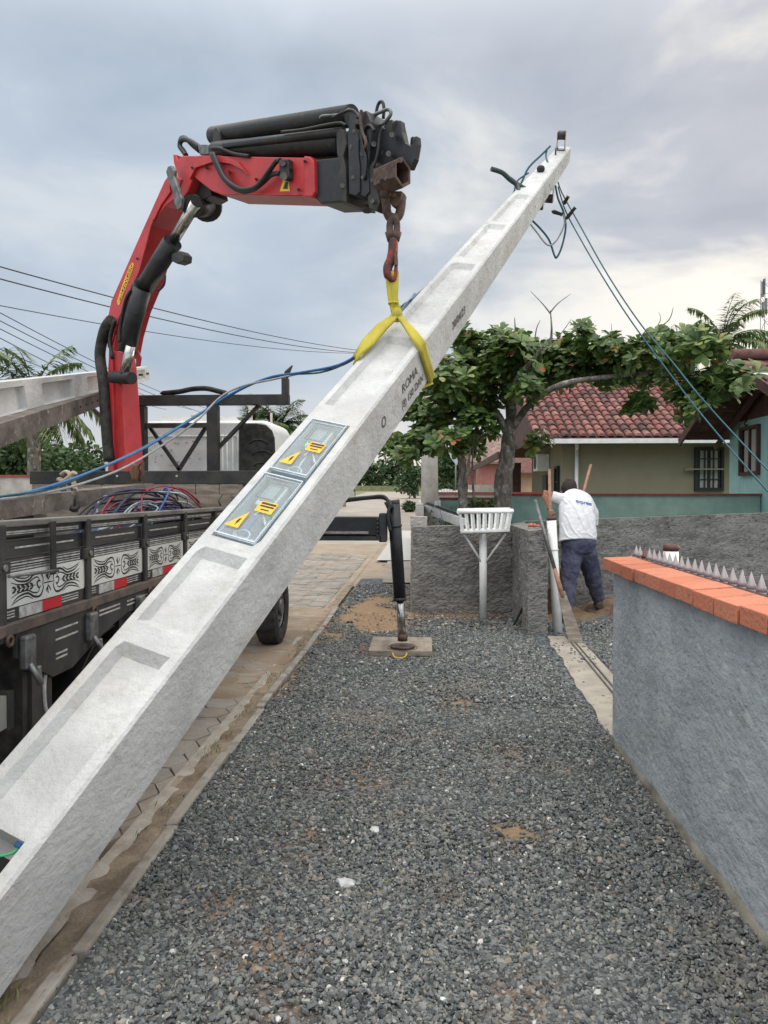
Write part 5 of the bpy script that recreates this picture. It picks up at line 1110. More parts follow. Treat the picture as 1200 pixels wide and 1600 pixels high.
# cab
def cab():
    y0, y1 = 7.36, 9.0; x0, x1 = P(163,700,y0).x, P(432,700,y0).x; zt = P(300,657,y0).z
    x1 = -1.45
    b = MB(); n = 7
    # rounded box profile across, lofted along Y
    def ring(y, s, zt_, xr): 
        r = .11; pts = [(x0,.95),(xr,.95),(xr,zt_-.55)]
        for k in range(5): a = math.pi/2*k/4; pts.append((xr-.05-r*s+r*s*math.cos(a), zt_-r+r*math.sin(a)))
        for k in range(5): a = math.pi/2+math.pi/2*k/4; pts.append((x0+.05+r*s+r*s*math.cos(a), zt_-r+r*math.sin(a)))
        pts.append((x0,zt_-.55)); return [(x, y, z) for x, z in pts]
    secs = [ring(y0,1,zt-.03,x1-.02), ring(y0+.05,1,zt,x1), ring(y0+.9,1,zt+.01,x1), ring(y0+1.25,1,zt-.10,x1), ring(y1,1,zt-.45,x1)]
    m = len(secs[0]); b.v = [p for s in secs for p in s]
    for i in range(4):
        for k in range(m): b.f.append((i*m+k,i*m+(k+1)%m,(i+1)*m+(k+1)%m,(i+1)*m+k)); b.sm.append(k>2)
    b.f += [tuple(range(m-1,-1,-1)), tuple(4*m+k for k in range(m))]; b.sm += [False]*2
    c = b.build('cab', m_white, truck)
    # pressed ribs on the rear wall
    b = MB(); xs = [P(p,700,y0).x for p in (348,355,364,372)]
    for x in xs: b.tube([(x,y0-.002,1.1),(x,y0-.002,zt-.14)], .008, 6)
    b.build('pressed_rib', m_white, c)
    # pressed frame of the rear wall, its thin lines and dull smudges
    b = MB(); fx0, fx1, fz0, fz1 = P(229,700,y0).x, P(371,700,y0).x, 1.25, zt-.16
    b.tube([(fx0,y0-.003,fz0),(fx0,y0-.003,fz1),(fx1,y0-.003,fz1),(fx1,y0-.003,fz0),(fx0,y0-.003,fz0)], .009, 6); b.build('pressed_frame', m_white, c)
    rg = random.Random(6); b = MB()
    for i in range(26):
        px, py = rg.uniform(232,330), rg.uniform(688,730); q = P(px,py,y0-.004); b.tube([q, q+V((rg.uniform(-.03,.03),0,rg.uniform(-.012,.012)))], .0035, 5)
    b.build('sticker_residue', mat('smudge_grey', (.30,.30,.29), .8, var=.4), c)
    # black moulded corner panel with arched ribs
    pa = lambda px, py: P(px, py, y0-.06)
    b = MB(); pl = [pa(373,760),pa(373,664),pa(378,661),pa(400,661),pa(415,664),pa(424,672),pa(428,684),pa(431,760)]; b.prism(pl, (0,.058,0)); pn = b.build('corner_panel', m_rub, truck, bevel=.012)
    for cx, cy, r in ((404,696,13),(410,714,14),(408,730,10)):
        b = MB(); b.tube([pa(cx+r*1.1*math.cos(a), cy-r*.7*math.sin(a))-V((0,.004,0)) for a in np.linspace(.35,2.8,12)], .008, 6); b.build('arched_rib', m_black, pn)
    b = MB(); b.cyl(pa(383,670)-V((0,.006,0)), pa(383,670)+V((0,.01,0)), .018, n=14); b.build('round_plug', m_blk, pn)
    # side door glass, mirror
    b = MB(); b.prism([(x1+.002,7.75,1.62),(x1+.002,8.5,1.62),(x1+.002,8.3,2.12),(x1+.002,7.75,2.12)], (.006,0,0)); b.build('side_window', m_dkglass, c)
    tb('roof_beacon', m_yel, [((-2.45,7.7,zt+.011),(-2.38,7.78,zt+.09))])
    b = MB(); b.prism([(x0+.5,7.6,zt+.012),(x1-.5,7.6,zt+.012),(x1-.6,8.4,zt+.012),(x0+.6,8.4,zt+.012)], (0,0,.05)); b.build('roof_fairing', m_white, truck)
    tb('side_mirror', m_rub, [((-1.40,8.75,1.75),(-1.22,8.82,2.15))], bevel=.02)
cab()
# ------------------------------------------------------------------ the crane, traced in its own vertical plane
hookY = PP(t_at(515,0,-.5), 0, -.5).y+.12
HK = P(612, 400, hookY); C0 = P(195, 650, 6.78); bdir = V((HK.x-C0.x, HK.y-C0.y, 0)).normalized(); bn = V((bdir.y, -bdir.x, 0))
if (cC-C0).dot(bn) < 0: bn = -bn
def Q(px, py, off=0.):                 # where a picture direction meets the crane's plane, off metres nearer
    d = ray(px, py); o = C0+bn*off; return cC+d*((o-cC).dot(bn)/d.dot(bn))
def plate(name, pts, near, far, m, par=truck, bevel=.006):
    """outline on the near side of the crane, with its real thickness to the far side"""
    b = MB(); b.prism([Q(x, y, near) for x, y in pts], bn*(far-near)); return b.build(name, m, par, bevel)
def qt(name, pts, r, m, par=truck, off=0., n=10, smooth=4, offs=None):
    b = MB(); pp = [Q(x, y, off if offs is None else offs[i]) for i, (x, y) in enumerate(pts)]; 
    if smooth > 1 and len(pp) > 2: pp = bez(pp, smooth)
    b.tube(pp, r, n); return b.build(name, m, par)
# column
plate('crane_column', [(170,800),(170,734),(171,640),(171,590),(172,550),(183,549),(187,572),(189,600),(198,735),(199,800)], .14, -.03, m_red, bevel=.012)
plate('column_plate', [(168,800),(169,640),(168,590),(170,547),(175,547),(176,590),(178,800)], .165, .10, m_red)
plate('column_base', [(160,862),(162,820),(222,820),(230,862)], .12, -.1, m_black)
plate('fold_lug', [(205,544),(214,548),(219,558),(217,572),(212,573),(212,562),(203,552)], .05, .03, m_red)
# main boom with a light side cheek and a hollow underside
main = plate('main_boom', [(171,546),(168,520),(168,507),(176,470),(219,372),(258,283),(266,268),(284,280),(273,310),(258,322),(236,352),(222,395),(213,430),(193,480),(182,520),(177,548)], .14, -.13, m_red, bevel=.008)
plate('boom_cheek', [(166,507),(174,470),(217,372),(257,283),(262,276),(266,300),(252,319),(236,352),(217,424),(187,493),(172,543),(168,543)], .155, .142, m_red, bevel=.003)
dec = plate('maker_decal', [(184,476),(183,470),(193,440),(203,415),(207,410),(209,413),(207,422),(197,449),(188,472),(186,477)], .158, .1565, m_yellabel, bevel=0)
plate('decal_inner', [(185.5,473),(185.5,469),(194.5,441),(204,416),(206.5,413),(206,420),(196,447),(187.5,471)], .1592, .1584, mat('label_dark', (.05,.05,.045), .5), dec, bevel=0)
xa = (Q(206,413,.16)-Q(185,473,.16)); textmesh('maker_name', 'PALFINGER', .078, Q(195.5,443.5,.1605), xa, bn.cross(xa), m_yellabel, truck, depth=.0006, sx=.92, bold=.001)
# hose sleeve down the left
qt('hose_sleeve', [(174,500),(164,515),(157,545),(157,565),(162,600),(165,650),(168,690),(171,720)], .05, m_rub, off=.2, n=10)
qt('hose', [(180,500),(172,530),(176,560)], .018, m_hose, off=.22)
# lift cylinder
qt('lift_barrel', [(270,378),(222,455)], .078, m_black, off=.15, n=18, smooth=1)
qt('lift_barrel', [(223,450),(208,500),(198,549)], .080, m_black, off=.17, n=18, smooth=1)
qt('barrel_band', [(225,447),(219,456)], .088, m_blackd, off=.16, n=18, smooth=1)
qt('piston_rod', [(306,318),(268,381)], .044, m_chrome, off=.14, n=14, smooth=1)
qt('piston_rod', [(204,540),(194,588)], .044, m_chrome, off=.18, n=14, smooth=1)
qt('cylinder_hose', [(206,452),(196,470),(188,510),(187,535)], .014, m_hose, off=.25); qt('cylinder_hose', [(258,430),(256,445),(247,455)], .010, m_hose, off=.14)
b = MB(); b.cyl(Q(176,589,.20), Q(206,591,.16), .055, n=16); b.build('lower_pin', m_blk, truck)
plate('valve_block', [(268,397),(281,392),(287,398),(286,408),(276,412),(268,408)], .18, .10, m_blackd)
plate('hose_guard', [(208,455),(213,465),(205,540),(200,545),(187,540),(183,528),(196,480)], .13, .12, m_blackd)
# knuckle
b = MB(); b.cyl(Q(300,322,.15), Q(322,322,-.12), .085, n=20); b.build('knuckle_pin', m_blk, truck)
b = MB(); b.cyl(Q(322,322,-.121), Q(324,322,-.16), .125, n=20); b.build('pin_flange', m_blackd, truck)
plate('knuckle_block', [(296,277),(325,281),(330,305),(318,312),(292,306)], .06, -.10, m_blk)
plate('link_arm', [(262,260),(267,258),(272,266),(271,275),(280,300),(284,310),(282,325),(277,328),(272,318),(270,300),(262,280),(259,268)], .23, .20, m_steel, bevel=.006)
# outer boom
ob = plate('outer_boom', [(276,270),(271,254),(270,241),(274,241),(277,250),(283,246),(284,243),(311,243),(480,246),(487,252),(487,300),(482,306),(345,304),(330,298),(302,276),(293,300),(285,310),(279,300),(282,285)], .13, -.13, m_red, bevel=.012)
plate('boom_gusset', [(311,243),(345,243),(370,252),(386,272),(380,266),(360,256),(335,252),(305,262),(296,280),(295,272)], .155, .132, m_red, bevel=.003)
plate('boom_collar', [(474,243),(484,244),(490,250),(491,300),(487,308),(474,307)], .145, -.145, m_red, bevel=.01)
plate('warning_decal', [(437,299),(443,279),(451,279),(453,299)], .1335, .132, m_yellabel, bevel=0); plate('warning_decal_mark', [(442,295),(446,284),(450,284),(449,295)], .135, .134, m_blk, bevel=0)
plate('hose_manifold', [(436,250),(450,248),(451,278),(443,281),(436,276)], .175, .133, m_blackd)
qt('boom_hose', [(333,240),(341,258),(352,279),(370,293),(385,296),(403,290),(420,268),(432,252),(438,251)], .017, m_hose, off=.19, n=8)
qt('boom_hose', [(330,240),(344,270),(358,288),(378,299),(396,296),(412,284),(424,273),(438,271)], .017, m_hose, off=.17, n=8)
b = MB(); b.cyl(Q(441,254,.21), Q(441,254,.176), .022, n=12); b.cyl(Q(443,275,.22), Q(443,275,.176), .026, n=12); b.build('hose_fitting', m_steel, truck)
# extension sections and plates
plate('extension', [(488,249),(530,245),(534,316),(500,318),(490,308)], .115, -.115, m_black, bevel=.012)
plate('extension_clamp', [(525,208),(531,200),(538,203),(541,225),(536,245),(540,262),(541,316),(528,314),(526,280),(531,262),(526,238)], .16, -.10, m_blackd)
plate('extension_plate', [(546,178),(553,172),(557,182),(555,200),(560,218),(560,245),(562,262),(562,300),(556,306),(545,303),(544,245),(543,215)], .17, -.06, m_black)
plate('extension_plate', [(563,176),(572,172),(580,190),(578,230),(574,262),(577,300),(570,308),(561,303),(563,262),(560,220)], .16, -.05, m_black)
plate('extension_plate', [(575,262),(584,250),(590,258),(590,300),(594,316),(588,330),(576,326),(574,308)], .15, .05, m_blackd)
plate('extension', [(541,205),(560,195),(585,200),(585,300),(541,300)], .10, -.04, m_blk)
head = plate('boom_head', [(575,245),(590,222),(600,196),(606,188),(612,186),(614,190),(618,187),(626,188),(628,206),(633,222),(641,227),(645,224),(647,213),(651,212),(652,225),(648,248),(641,264),(628,263),(606,258),(598,262),(592,275),(584,280),(577,270)], .08, .04, m_black)
plate('boom_head_rear', [(578,245),(592,222),(602,200),(614,190),(626,190),(633,222),(640,226),(641,215),(645,212),(648,232),(641,262),(600,262),(584,280)], -.05, -.09, m_blackd)
b = MB()
for x, y in ((620,199),(585,215),(584,236),(600,240)): b.cyl(Q(x,y,.075), Q(x,y,-.10), .03 if x > 610 else .02, n=12)
b.build('head_pin', m_blackd, truck)
for x, y in ((551,277),(567,277),(582,281),(582,314),(553,205),(570,215)): b = MB(); b.cyl(Q(x,y,.178), Q(x,y,.15), .012, n=10); b.build('plate_bolt', m_steel, truck)
qt('upper_cylinder', [(334,212),(340,211.5),(550,181)], .068, m_black, off=.02, n=18, smooth=1)
qt('upper_cylinder', [(338,236),(345,235),(536,224)], .070, m_black, off=.06, n=18, smooth=1)
qt('upper_pipe', [(352,227),(536,206)], .030, m_black, off=.13, n=8, smooth=1)
qt('upper_pipe', [(336,203),(345,206),(440,189),(520,173),(548,171)], .012, m_hose, off=.04, n=8)
qt('upper_pipe', [(500,185),(505,181),(530,179),(546,170)], .009, m_steel, off=.12, n=8)
plate('tube_saddle', [(352,231),(530,216),(530,247),(400,245),(352,243)], .03, -.10, m_blackd)
plate('cylinder_end', [(332,206),(337,198),(343,204),(344,226),(336,228),(332,222)], .10, -.05, m_blackd)
plate('hose_block', [(308,225),(335,226),(337,240),(312,242)], .10, -.06, m_steel)
for k in range(3): qt('knuckle_hose', [(291,243),(286,236-k),(281,228),(283,220-k*1.5),(290,218-k),(300,222+k*2),(312,230+k*3)], .02, m_hose, off=.08-.05*k, n=8)
qt('knuckle_hose', [(330,232),(345,232),(365,240),(390,244)], .014, m_hose, off=.14, n=8)
qt('head_hose', [(587,190),(589,170),(593,160),(598,160),(600,170),(599,185)], .010, m_hose, off=.05, n=8)
qt('head_hose', [(582,193),(595,195),(606,186),(611,176),(606,171),(595,175),(583,180)], .011, m_steel, off=.08, n=8)
qt('head_hose', [(565,172),(563,185),(566,205),(572,222),(570,232)], .010, m_rust, off=.18, n=8)
b = MB(); b.cyl(Q(574,331,.04), Q(574,322,.04), .03, n=10); b.build('stop_bolt', m_blackd, truck)
for x, y in ((180,520),(186,500),(214,404),(240,345),(268,290),(300,262),(322,262),(358,268),(400,280),(455,262),(466,296),(476,252)):
    b = MB(); b.cyl(Q(x,y,.168), Q(x,y,.13), .009, n=8); b.build('rivet', m_blackd, truck)
qt('weld_seam', [(345,303),(400,304),(470,305)], .006, m_red, off=.131, n=6, smooth=1)
for pts_ in ([(541,196),(530,192),(505,196),(470,203),(440,206)], [(560,185),(556,176),(548,172),(535,176),(520,184)], [(585,205),(578,196),(570,200),(566,220),(572,250),(570,280)], [(600,200),(594,210),(590,240),(584,262)]): qt('head_hose', pts_, .009, m_hose, off=.17, n=7)
for x, y in ((558,190),(566,240),(584,225),(607,240),(612,210),(625,250),(549,230),(535,290)): b = MB(); b.cyl(Q(x,y,.17), Q(x,y,.10), .015, n=10); b.build('plate_bolt', m_steel, truck)
# hexagonal rusty tube and its lug
def hextube():
    a, c = Q(590,285,0), Q(622,283,0); ax = bdir; cen0 = Q(596,283,.15); cen1 = cen0+ax*.17; y = V((0,0,1)); x = bn; b = MB(); n = 6; vs = []
    for cen, r in ((cen0,.080),(cen1,.080),(cen1,.062),(cen0+ax*.03,.062)):
        for k in range(n): an = math.pi/6+math.pi/3*k; vs.append(cen+x*(r*math.cos(an)*.95)+y*(r*math.sin(an)*1.12))
    fs = [(i*n+k, i*n+(k+1) % n, (i+1)*n+(k+1) % n, (i+1)*n+k) for i in range(3) for k in range(n)]; fs += [tuple(range(n)), tuple(3*n+k for k in range(n))]
    b.add(vs, fs); o = b.build('hook_socket', m_rust, truck); return cen1
cen1 = hextube()
b = MB()
for x in (597,606): b.cyl(Q(x,283,.30), Q(x,283,.25), .014, n=10)
b.build('socket_hole', m_blk, truck)
HX = HK.x; hp = lambda px, py, dy=0: P(px, py, hookY-.13+dy)
b = MB(); b.prism([hp(604,298),hp(628,298),hp(626,312),hp(619,323),hp(612,322),hp(606,312)], (.02,.05,0)); b.build('socket_lug', m_rust, truck, bevel=.006)
b = MB(); b.tube(bez([hp(602,301,-.03),hp(603,318,-.02),hp(606,335,0),hp(614,343,.02),hp(623,337,.03),hp(627,320,.04),hp(627,306,.05)], 5), .027, 10); b.cyl(hp(599,302,-.05), hp(632,310,.07), .018, n=10); b.ball(hp(602,302,-.04), .034); b.build('shackle', m_rust, truck)
b = MB(); b.tube(bez([hp(610,372),hp(609,352),hp(614,338),hp(620,350),hp(619,374)], 5), .021, 10); b.cyl(hp(614.5,364), hp(614.5,377), .050, .036, 14); b.build('swivel', m_rust, truck)
hk = MB(); _hr = None; hk.tube(bez([hp(614.5,374),hp(614,392),hp(611,406),hp(606,418),hp(607,431),hp(613,438),hp(618,428),hp(619,412)], 5), [1.35*q for q in [.03,.032,.032,.032,.032,.032,.032,.032,.032,.031,.03,.03,.03,.03,.03,.03,.03,.03,.03,.03,.028,.026,.024,.022,.02,.02,.018,.018,.017,.016,.015,.014,.013,.012,.011,.010]][:36], 10, squash=(1,.7)); hk.build('hook', m_hookred, truck)
b = MB(); b.bar(hp(617,382,-.03), hp(619,414,-.02), .008, .03); b.build('hook_latch', m_rust, truck)
# ------------------------------------------------------------------ outrigger
tb('outrigger_beam', m_black, [((-2.6,7.12,1.20),(-.40,7.30,1.385))], bevel=.008)
tb('outrigger_rail', m_chrome, [((-2.2,7.085,1.222),(-.52,7.118,1.246))]); tb('outrigger_rail', m_blackd, [((-2.2,7.10,1.155),(-.40,7.25,1.198))])
Yo = 7.2; lt, lb = P(615,787,Yo), P(629,1001,Yo+.12); lm = lt.lerp(lb, .68)
b = MB(); b.cyl(lt, lm, .062, .060, 20); b.build('stabiliser_leg', m_black, truck); b = MB(); b.cyl(lt.lerp(lb,.15), lt.lerp(lb,.165), .068, n=20); b.cyl(lm-V((0,0,.03)), lm, .066, n=20); b.build('leg_collar', m_blackd, truck)
b = MB(); b.cyl(lm, lb, .040, n=16); b.build('leg_ram', m_chrome, truck)
b = MB(); b.cyl(lb-V((0,0,.0)), lb+V((0,0,.07)), .05, n=16); b.cyl((lb.x,lb.y,.078), (lb.x,lb.y,.095), .125, n=24); b.build('leg_foot', m_rust, truck)
tb('leg_bracket', m_blackd, [((-.42,7.10,1.14),(-.345,7.30,1.42))], bevel=.01)
b = MB(); 
for k in range(5): z = 1.20+k*.04; b.cyl((-.44,7.092,z),(-.425,7.092,z),.012,n=8)
b.build('bracket_chain', m_blackd, truck)
for k in range(3): b = MB(); b.tube(bez([P(470,784+k,7.25),P(530,781+k*1.5,7.22),P(575,777+k,7.2),P(600,776+k*1.5,7.15),P(608,790,7.12),P(606,808,7.1),P(610,830,7.1)], 5), .017-.002*k, 8); b.build('stabiliser_hose', m_hose, truck)
b = MB(); b.cyl(P(605,783,7.15), P(611,795,7.15), .035); b.cyl(P(617,781,7.2), P(618,790,7.2), .045); b.build('leg_fitting', m_blackd, truck)
# the pad it stands on
pad = empty('outrigger_pad', (-.22,7.5,0), 'flat grey wooden pad with a yellow rope handle under the stabiliser foot', 'outrigger pad')
b = MB(); 
for k in range(3): b.box((-.53,7.17+k*.24,.018),(.10,7.17+k*.24+.232,.072))
b.build('board', m_wood, pad, bevel=.005)
b = MB(); b.ring((lb.x,lb.y,.0735), (0,0,1), .15, .004, 28, 6); b.build('worn_ring', m_rust, pad)
b = MB(); b.tube(bez([(-.29,7.165,.05),(-.27,7.11,.025),(-.22,7.09,.02),(-.17,7.11,.025),(-.15,7.165,.05)], 5), .008, 8); b.build('rope_handle', mat('rope_yellow', (.55,.38,.05), .8, bump=.3), pad)
# ------------------------------------------------------------------ load on the truck
def tapered_pole(lab, a, c, wa, wc, ha, hc, m, recess=True, roll=0):
    e = empty('utility_pole', a, lab, 'utility pole'); a, c = V(a), V(c); u = (c-a).normalized(); s = u.cross(V((0,0,1))).normalized(); up = s.cross(u)
    b = MB(); L_ = (c-a).length; st_ = []; t = 0
    pan = [i/9 for i in range(10)]; rows = []
    for i in range(9):
        g = .018; rows += [(i/9+.0001,0),(i/9+g,0),(i/9+g+.003,1),((i+1)/9-g-.003,1),((i+1)/9-g,0)]
    rows.append((1,0)); prof_n = None
    for t, r in rows:
        w, h = wa+(wc-wa)*t, ha+(hc-ha)*t; d = .26*w*r if recess else 0; f = .16*h; cc = a.lerp(c, t)
        pr = [(-w/2,-h/2),(w/2,-h/2),(w/2,-h/2+f),(w/2-d,-h/2+f+.01),(w/2-d,h/2-f-.01),(w/2,h/2-f),(w/2,h/2),(-w/2,h/2)]; prof_n = len(pr)
        b.v += [tuple(cc+s*x+up*z) for x, z in pr]
    n = prof_n
    for i in range(len(rows)-1):
        for k in range(n): b.f.append((i*n+k,i*n+(k+1)%n,(i+1)*n+(k+1)%n,(i+1)*n+k)); b.sm.append(False)
    b.f += [tuple(range(n-1,-1,-1)), tuple((len(rows)-1)*n+k for k in range(n))]; b.sm += [False]*2
    b.build('shaft', m, e); return e, u, s
tip = P(226,583,8.0); nr = P(0,626,5.57); dv = (nr-tip)/(nr.y-tip.y)
e2, u2, s2 = tapered_pole('clean white concrete pole lying slanted on the truck rack behind the crane column', tip+dv*(1.6-8.0), tip, .34, .12, .54, .14, m_conc)
for k in range(3): b = MB(); q = tip-u2*(.08+.15*k)+s2*.0; b.cyl(q+s2*.045, q+s2*.085, .012, n=8); b.build('bolt_hole', m_blk, e2)
a2 = P(158,620,7.0); n2 = P(0,675,5.2); dv = (n2-a2)/(n2.y-a2.y)
e3, u3, s3 = tapered_pole('dirty weathered concrete pole lying just below the clean white one on the truck', a2+dv*(1.6-7.0), a2, .24, .12, .24, .12, m_conc_old, recess=False)
for i in range(6): b = MB(); q = a2-u3*(.12+.13*i); b.cyl(q+s3*.05, q+s3*.072, .011, n=8); b.build('bolt_hole', m_blk, e3)
bA, bB = P(0,793,4.0), P(226,765,6.0); dv = (bB-bA)/(bB.y-bA.y)
e4, u4, s4 = tapered_pole('grimy old beam lying in the truck bed behind the slatted side', bA+dv*(1.7-4.0), bB, .20, .16, .13, .10, m_conc_old, recess=False)
e = empty('old_insulator', P(212,752,5.9), 'rusty porcelain insulator spool standing on the end of the old beam', 'insulator')
b = MB(); c = P(212,752,5.85); b.tube([c, c+V((0,0,.03)), c+V((0,0,.07)), c+V((0,0,.11)), c+V((0,0,.14))], [.045,.03,.045,.03,.045], 12); b.build('spool', mat('brown_glaze', (.17,.085,.04), .35, var=.4), e); b = MB(); b.box(c+V((.05,-.02,-.02)), c+V((.062,.03,.16))); b.build('bracket', m_rust, e)
e = empty('tied_rag', P(106,760,5.0), 'beige rag and rubber strap tied round the old beam', 'rag')
b = MB(); q = lambda x, y, Y=4.75: P(x, y, Y)
b.tube(bez([q(96,742),q(104,737),q(112,745),q(116,758),q(120,775),q(118,800)], 5), .028, 8, squash=(1,.45)); b.tube(bez([q(92,748),q(98,752),q(106,748),q(117,738)], 5), .033, 8, squash=(1,.5)); b.build('rag', mat('beige_cloth', (.42,.35,.26), .95, var=.3, vscale=20, bump=.4), e)
b = MB(); b.tube(bez([q(98,758,4.7),q(102,778,4.65),q(112,795,4.62),q(121,792,4.65),q(118,772,4.7),q(110,757,4.8)], 5), .017, 8); b.build('rubber_strap', m_rub, e)
def cable_heap():
    e = empty('cable_heap', (-2.0,4.9,1.4), 'heap of blue, red and black cables lying in the truck bed', 'cables'); rg = random.Random(9)
    ms = [mat('cable_blue', (.04,.10,.32), .5, var=.3), mat('cable_red', (.30,.03,.06), .5, var=.3), mat('cable_black', (.025,.025,.03), .5, var=.3), mat('cable_pale', (.32,.38,.42), .5, var=.3), mat('cable_navy', (.03,.04,.10), .5, var=.3)]
    for k in range(58):
        y0 = rg.uniform(4.3,5.0); y1 = rg.uniform(5.1,5.7); x0 = rg.uniform(-2.15,-1.75); x1 = rg.uniform(-1.95,-1.65); h = rg.uniform(.15,.42); b = MB()
        pts = [(x0,y0,1.32+rg.uniform(0,.1)),(x0+rg.uniform(-.1,.15),y0+.25,1.2+h),(x1+rg.uniform(-.15,.1),(y0+y1)/2+.1,1.22+h),(x1,y1,1.38+rg.uniform(0,.1)),(x1+rg.uniform(-.3,.1),y1+rg.uniform(-.2,.1),1.3)]
        b.tube(bez(pts, 5), rg.uniform(.005,.009), 5); b.build('cable', ms[k % 5], e)
    b = MB(); b.tube(bez([P(275,772,5.3),P(285,777,5.2),P(292,780,5.2)],4), .006, 5); b.tube(bez([P(348,772,5.3),P(342,782,5.2),P(345,790,5.2)],4), .006, 5); b.build('cable', ms[2], e)
    b = MB(); b.ball((-2.0,4.95,1.22),(.38,.75,.24),16,10); b.build('packed_core', ms[4], e)
cable_heap()
# ------------------------------------------------------------------ sling
sl = empty('lifting_sling', hp(620,490), 'yellow webbing sling choked round the lifted pole and hung on the crane hook', 'sling')
def band(name, pts, wds, nrm, th=.006):
    """flat webbing strap through pts; wds widths; nrm facing direction at each point"""
    pts = [V(p) for p in pts]; b = MB(); n = len(pts); vs = []
    for i, p in enumerate(pts):
        d = (pts[min(i+1,n-1)]-pts[max(i-1,0)]).normalized(); nn = V(nrm[i] if isinstance(nrm, list) else nrm); s = d.cross(nn).normalized(); nn = s.cross(d)
        w = wds[i]/2
        for a in (-1,-.5,0,.5,1): vs.append(p+s*(w*a)+nn*(th*(1+.7*(abs(a) == .5))))
        for a in (1,-1): vs.append(p+s*(w*a)-nn*th)
    m = 7; b.add(vs, [(i*m+k,i*m+(k+1)%m,(i+1)*m+(k+1)%m,(i+1)*m+k) for i in range(n-1) for k in range(m)], True); b.f += [tuple(range(m-1,-1,-1)), tuple((n-1)*m+k for k in range(m))]; b.sm += [False]*2
    return b.build(name, m_yel, sl)
vw = (cC-hp(620,490)).normalized()
kY = PP(t_at(505,0,-.5),0,-.5)-pD*.06     # the choke lies on the pole's upper face
kn = P(620,492,kY.y-.03)
band('hook_strap', bez([hp(609,424,-.02), hp(610,445,0), hp(613,468), kn+V((-.01,0,.02))],4), [.05]*13, -bdir*0+vw); band('hook_strap', bez([hp(618,424,.02), hp(617.5,445,0), hp(617,468), kn+V((.01,0,.02))],4), [.04]*13, vw)
b = MB(); b.ring(hp(614.5,474), (0,0,1), .026, .007, 14, 6); b.build('stitched_sleeve', m_yel, sl)
tl, tr, te = t_at(560,-.5,-.5), t_at(541,.5,-.5), t_side(592,.5)
off = .012
L1 = PP(tl,-.5,-.5)-pD*off-pW*off*.7; L2 = PP(tl-.004,-.5,.5)-pW*off; L3 = PP(tl-.004,-.5,.5)+pD*off
R1 = PP(tr,.5,-.5)-pD*off+pW*off*.7; R2 = PP(te,.5,.5)+pW*off; R2b = PP(te,.5,.5)+pD*off
wdn = .085
pl = [kn, kn.lerp(L1,.35)-pD*.02, kn.lerp(L1,.7)-pD*.012, L1, L1.lerp(L2,.1), L2, L3]
band('choke_band', pl, [.045,.075,.085,.075,.075,.07,.07], [-pD, -pD, -pD, -pD-pW*.6, -pW, -pW, -pW+pD], .007)
pr = [kn, kn.lerp(R1,.3)-pD*.01, kn.lerp(R1,.65)-pD*.008, R1, R1.lerp(R2,.12), R1.lerp(R2,.6), R2, R2b]
band('choke_band', pr, [.03,.034,.055,.075,.078,.075,.072,.072], [-pD,-pD,-pD,-pD+pW*.7,pW,pW,pW,pW+pD], .007)
band('under_band', [L3, L3.lerp(R2b,.5)+pD*.003, R2b], [.085]*3, pD, .005)
b = MB(); b.ball(kn, (.035,.035,.045)); b.build('choke_knot', m_yel, sl)
# ------------------------------------------------------------------ loose cables to the pole
def cable(pts, r, m, lab, n=7):
    b = MB(); b.tube(bez(pts, 7), r, n); tag(b.build('cable', m), lab, 'cable'); return b
bY = [3.3,4.0,4.6,5.4,6.0,5.8,5.4,PP(t_at(560,-.5),-.5,-.4).y+.05,PP(t_at(505,-.5),-.5,0).y+.2,PP(t_at(460,-.5),-.5,0).y+.15]
def cp(l): return [P(x, y, Y) for x, y, Y in l]
cable(cp([(-40,783,3.2),(0,778,3.3),(60,765,3.8),(130,742,4.4),(220,703,5.0),(300,655,5.4),(360,616,5.5),(420,590,5.4),(470,582,5.1),(530,570,4.7),(568,547,4.55),(600,520,4.8),(650,462,5.0)]), .0085, m_bluecab, 'bright blue cable sagging from the truck bed up to the lifted pole')
cable(cp([(-40,785,3.15),(0,781,3.25),(60,772,3.8),(130,755,4.4),(200,728,4.9),(270,685,5.3),(310,655,5.4),(345,620,5.5),(380,603,5.5),(430,592,5.3),(480,581,5.1),(530,572,4.72),(566,551,4.6),(600,520,4.85),(648,458,5.05)]), .0078, m_greycab, 'pale grey cable twisted with the blue one up to the lifted pole')
cable(cp([(-40,781,3.1),(0,776,3.2),(90,760,4.1),(170,725,4.8),(240,690,5.2),(330,635,5.5),(400,598,5.5),(450,586,5.3),(500,582,4.9),(540,568,4.7),(566,549,4.57),(605,515,4.9),(646,464,5.0)]), .0065, m_tealcab, 'thin dark cable twisted with the blue and grey ones')
cable(cp([(872,285,7.0*KS),(880,305,6.7),(905,350,6.5),(950,430,6.2),(1000,505,6),(1050,565,5.8),(1090,615,5.6),(1130,660,5.5),(1200,735,5.2),(1240,775,5.1)]), .0058, m_tealcab, 'upper of the two teal service cables falling from the pole tip to the right')
cable(cp([(872,292,7.0*KS),(884,330,6.6),(905,370,6.5),(940,430,6.2),(985,500,6),(1040,575,5.8),(1090,640,5.6),(1140,700,5.4),(1200,768,5.2),(1230,800,5.1)]), .0058, m_tealcab, 'lower of the two teal service cables falling from the pole tip to the right')
cable(cp([(868,290,6.6),(872,310,6.6),(880,330,6.6),(884,355,6.6),(878,385,6.6),(870,402,6.6),(866,398,6.6),(858,375,6.6),(845,358,6.6),(832,345,6.6),(826,340,6.6)]), .009, m_tealcab, 'dark teal cable loop hanging below the pole tip')
cable(cp([(826,347,6.55),(838,362,6.55),(852,380,6.55),(861,383,6.55),(872,372,6.55),(882,350,6.55),(880,335,6.55)]), .007, m_greycab, 'small inner loop of thin cable hanging below the pole tip')
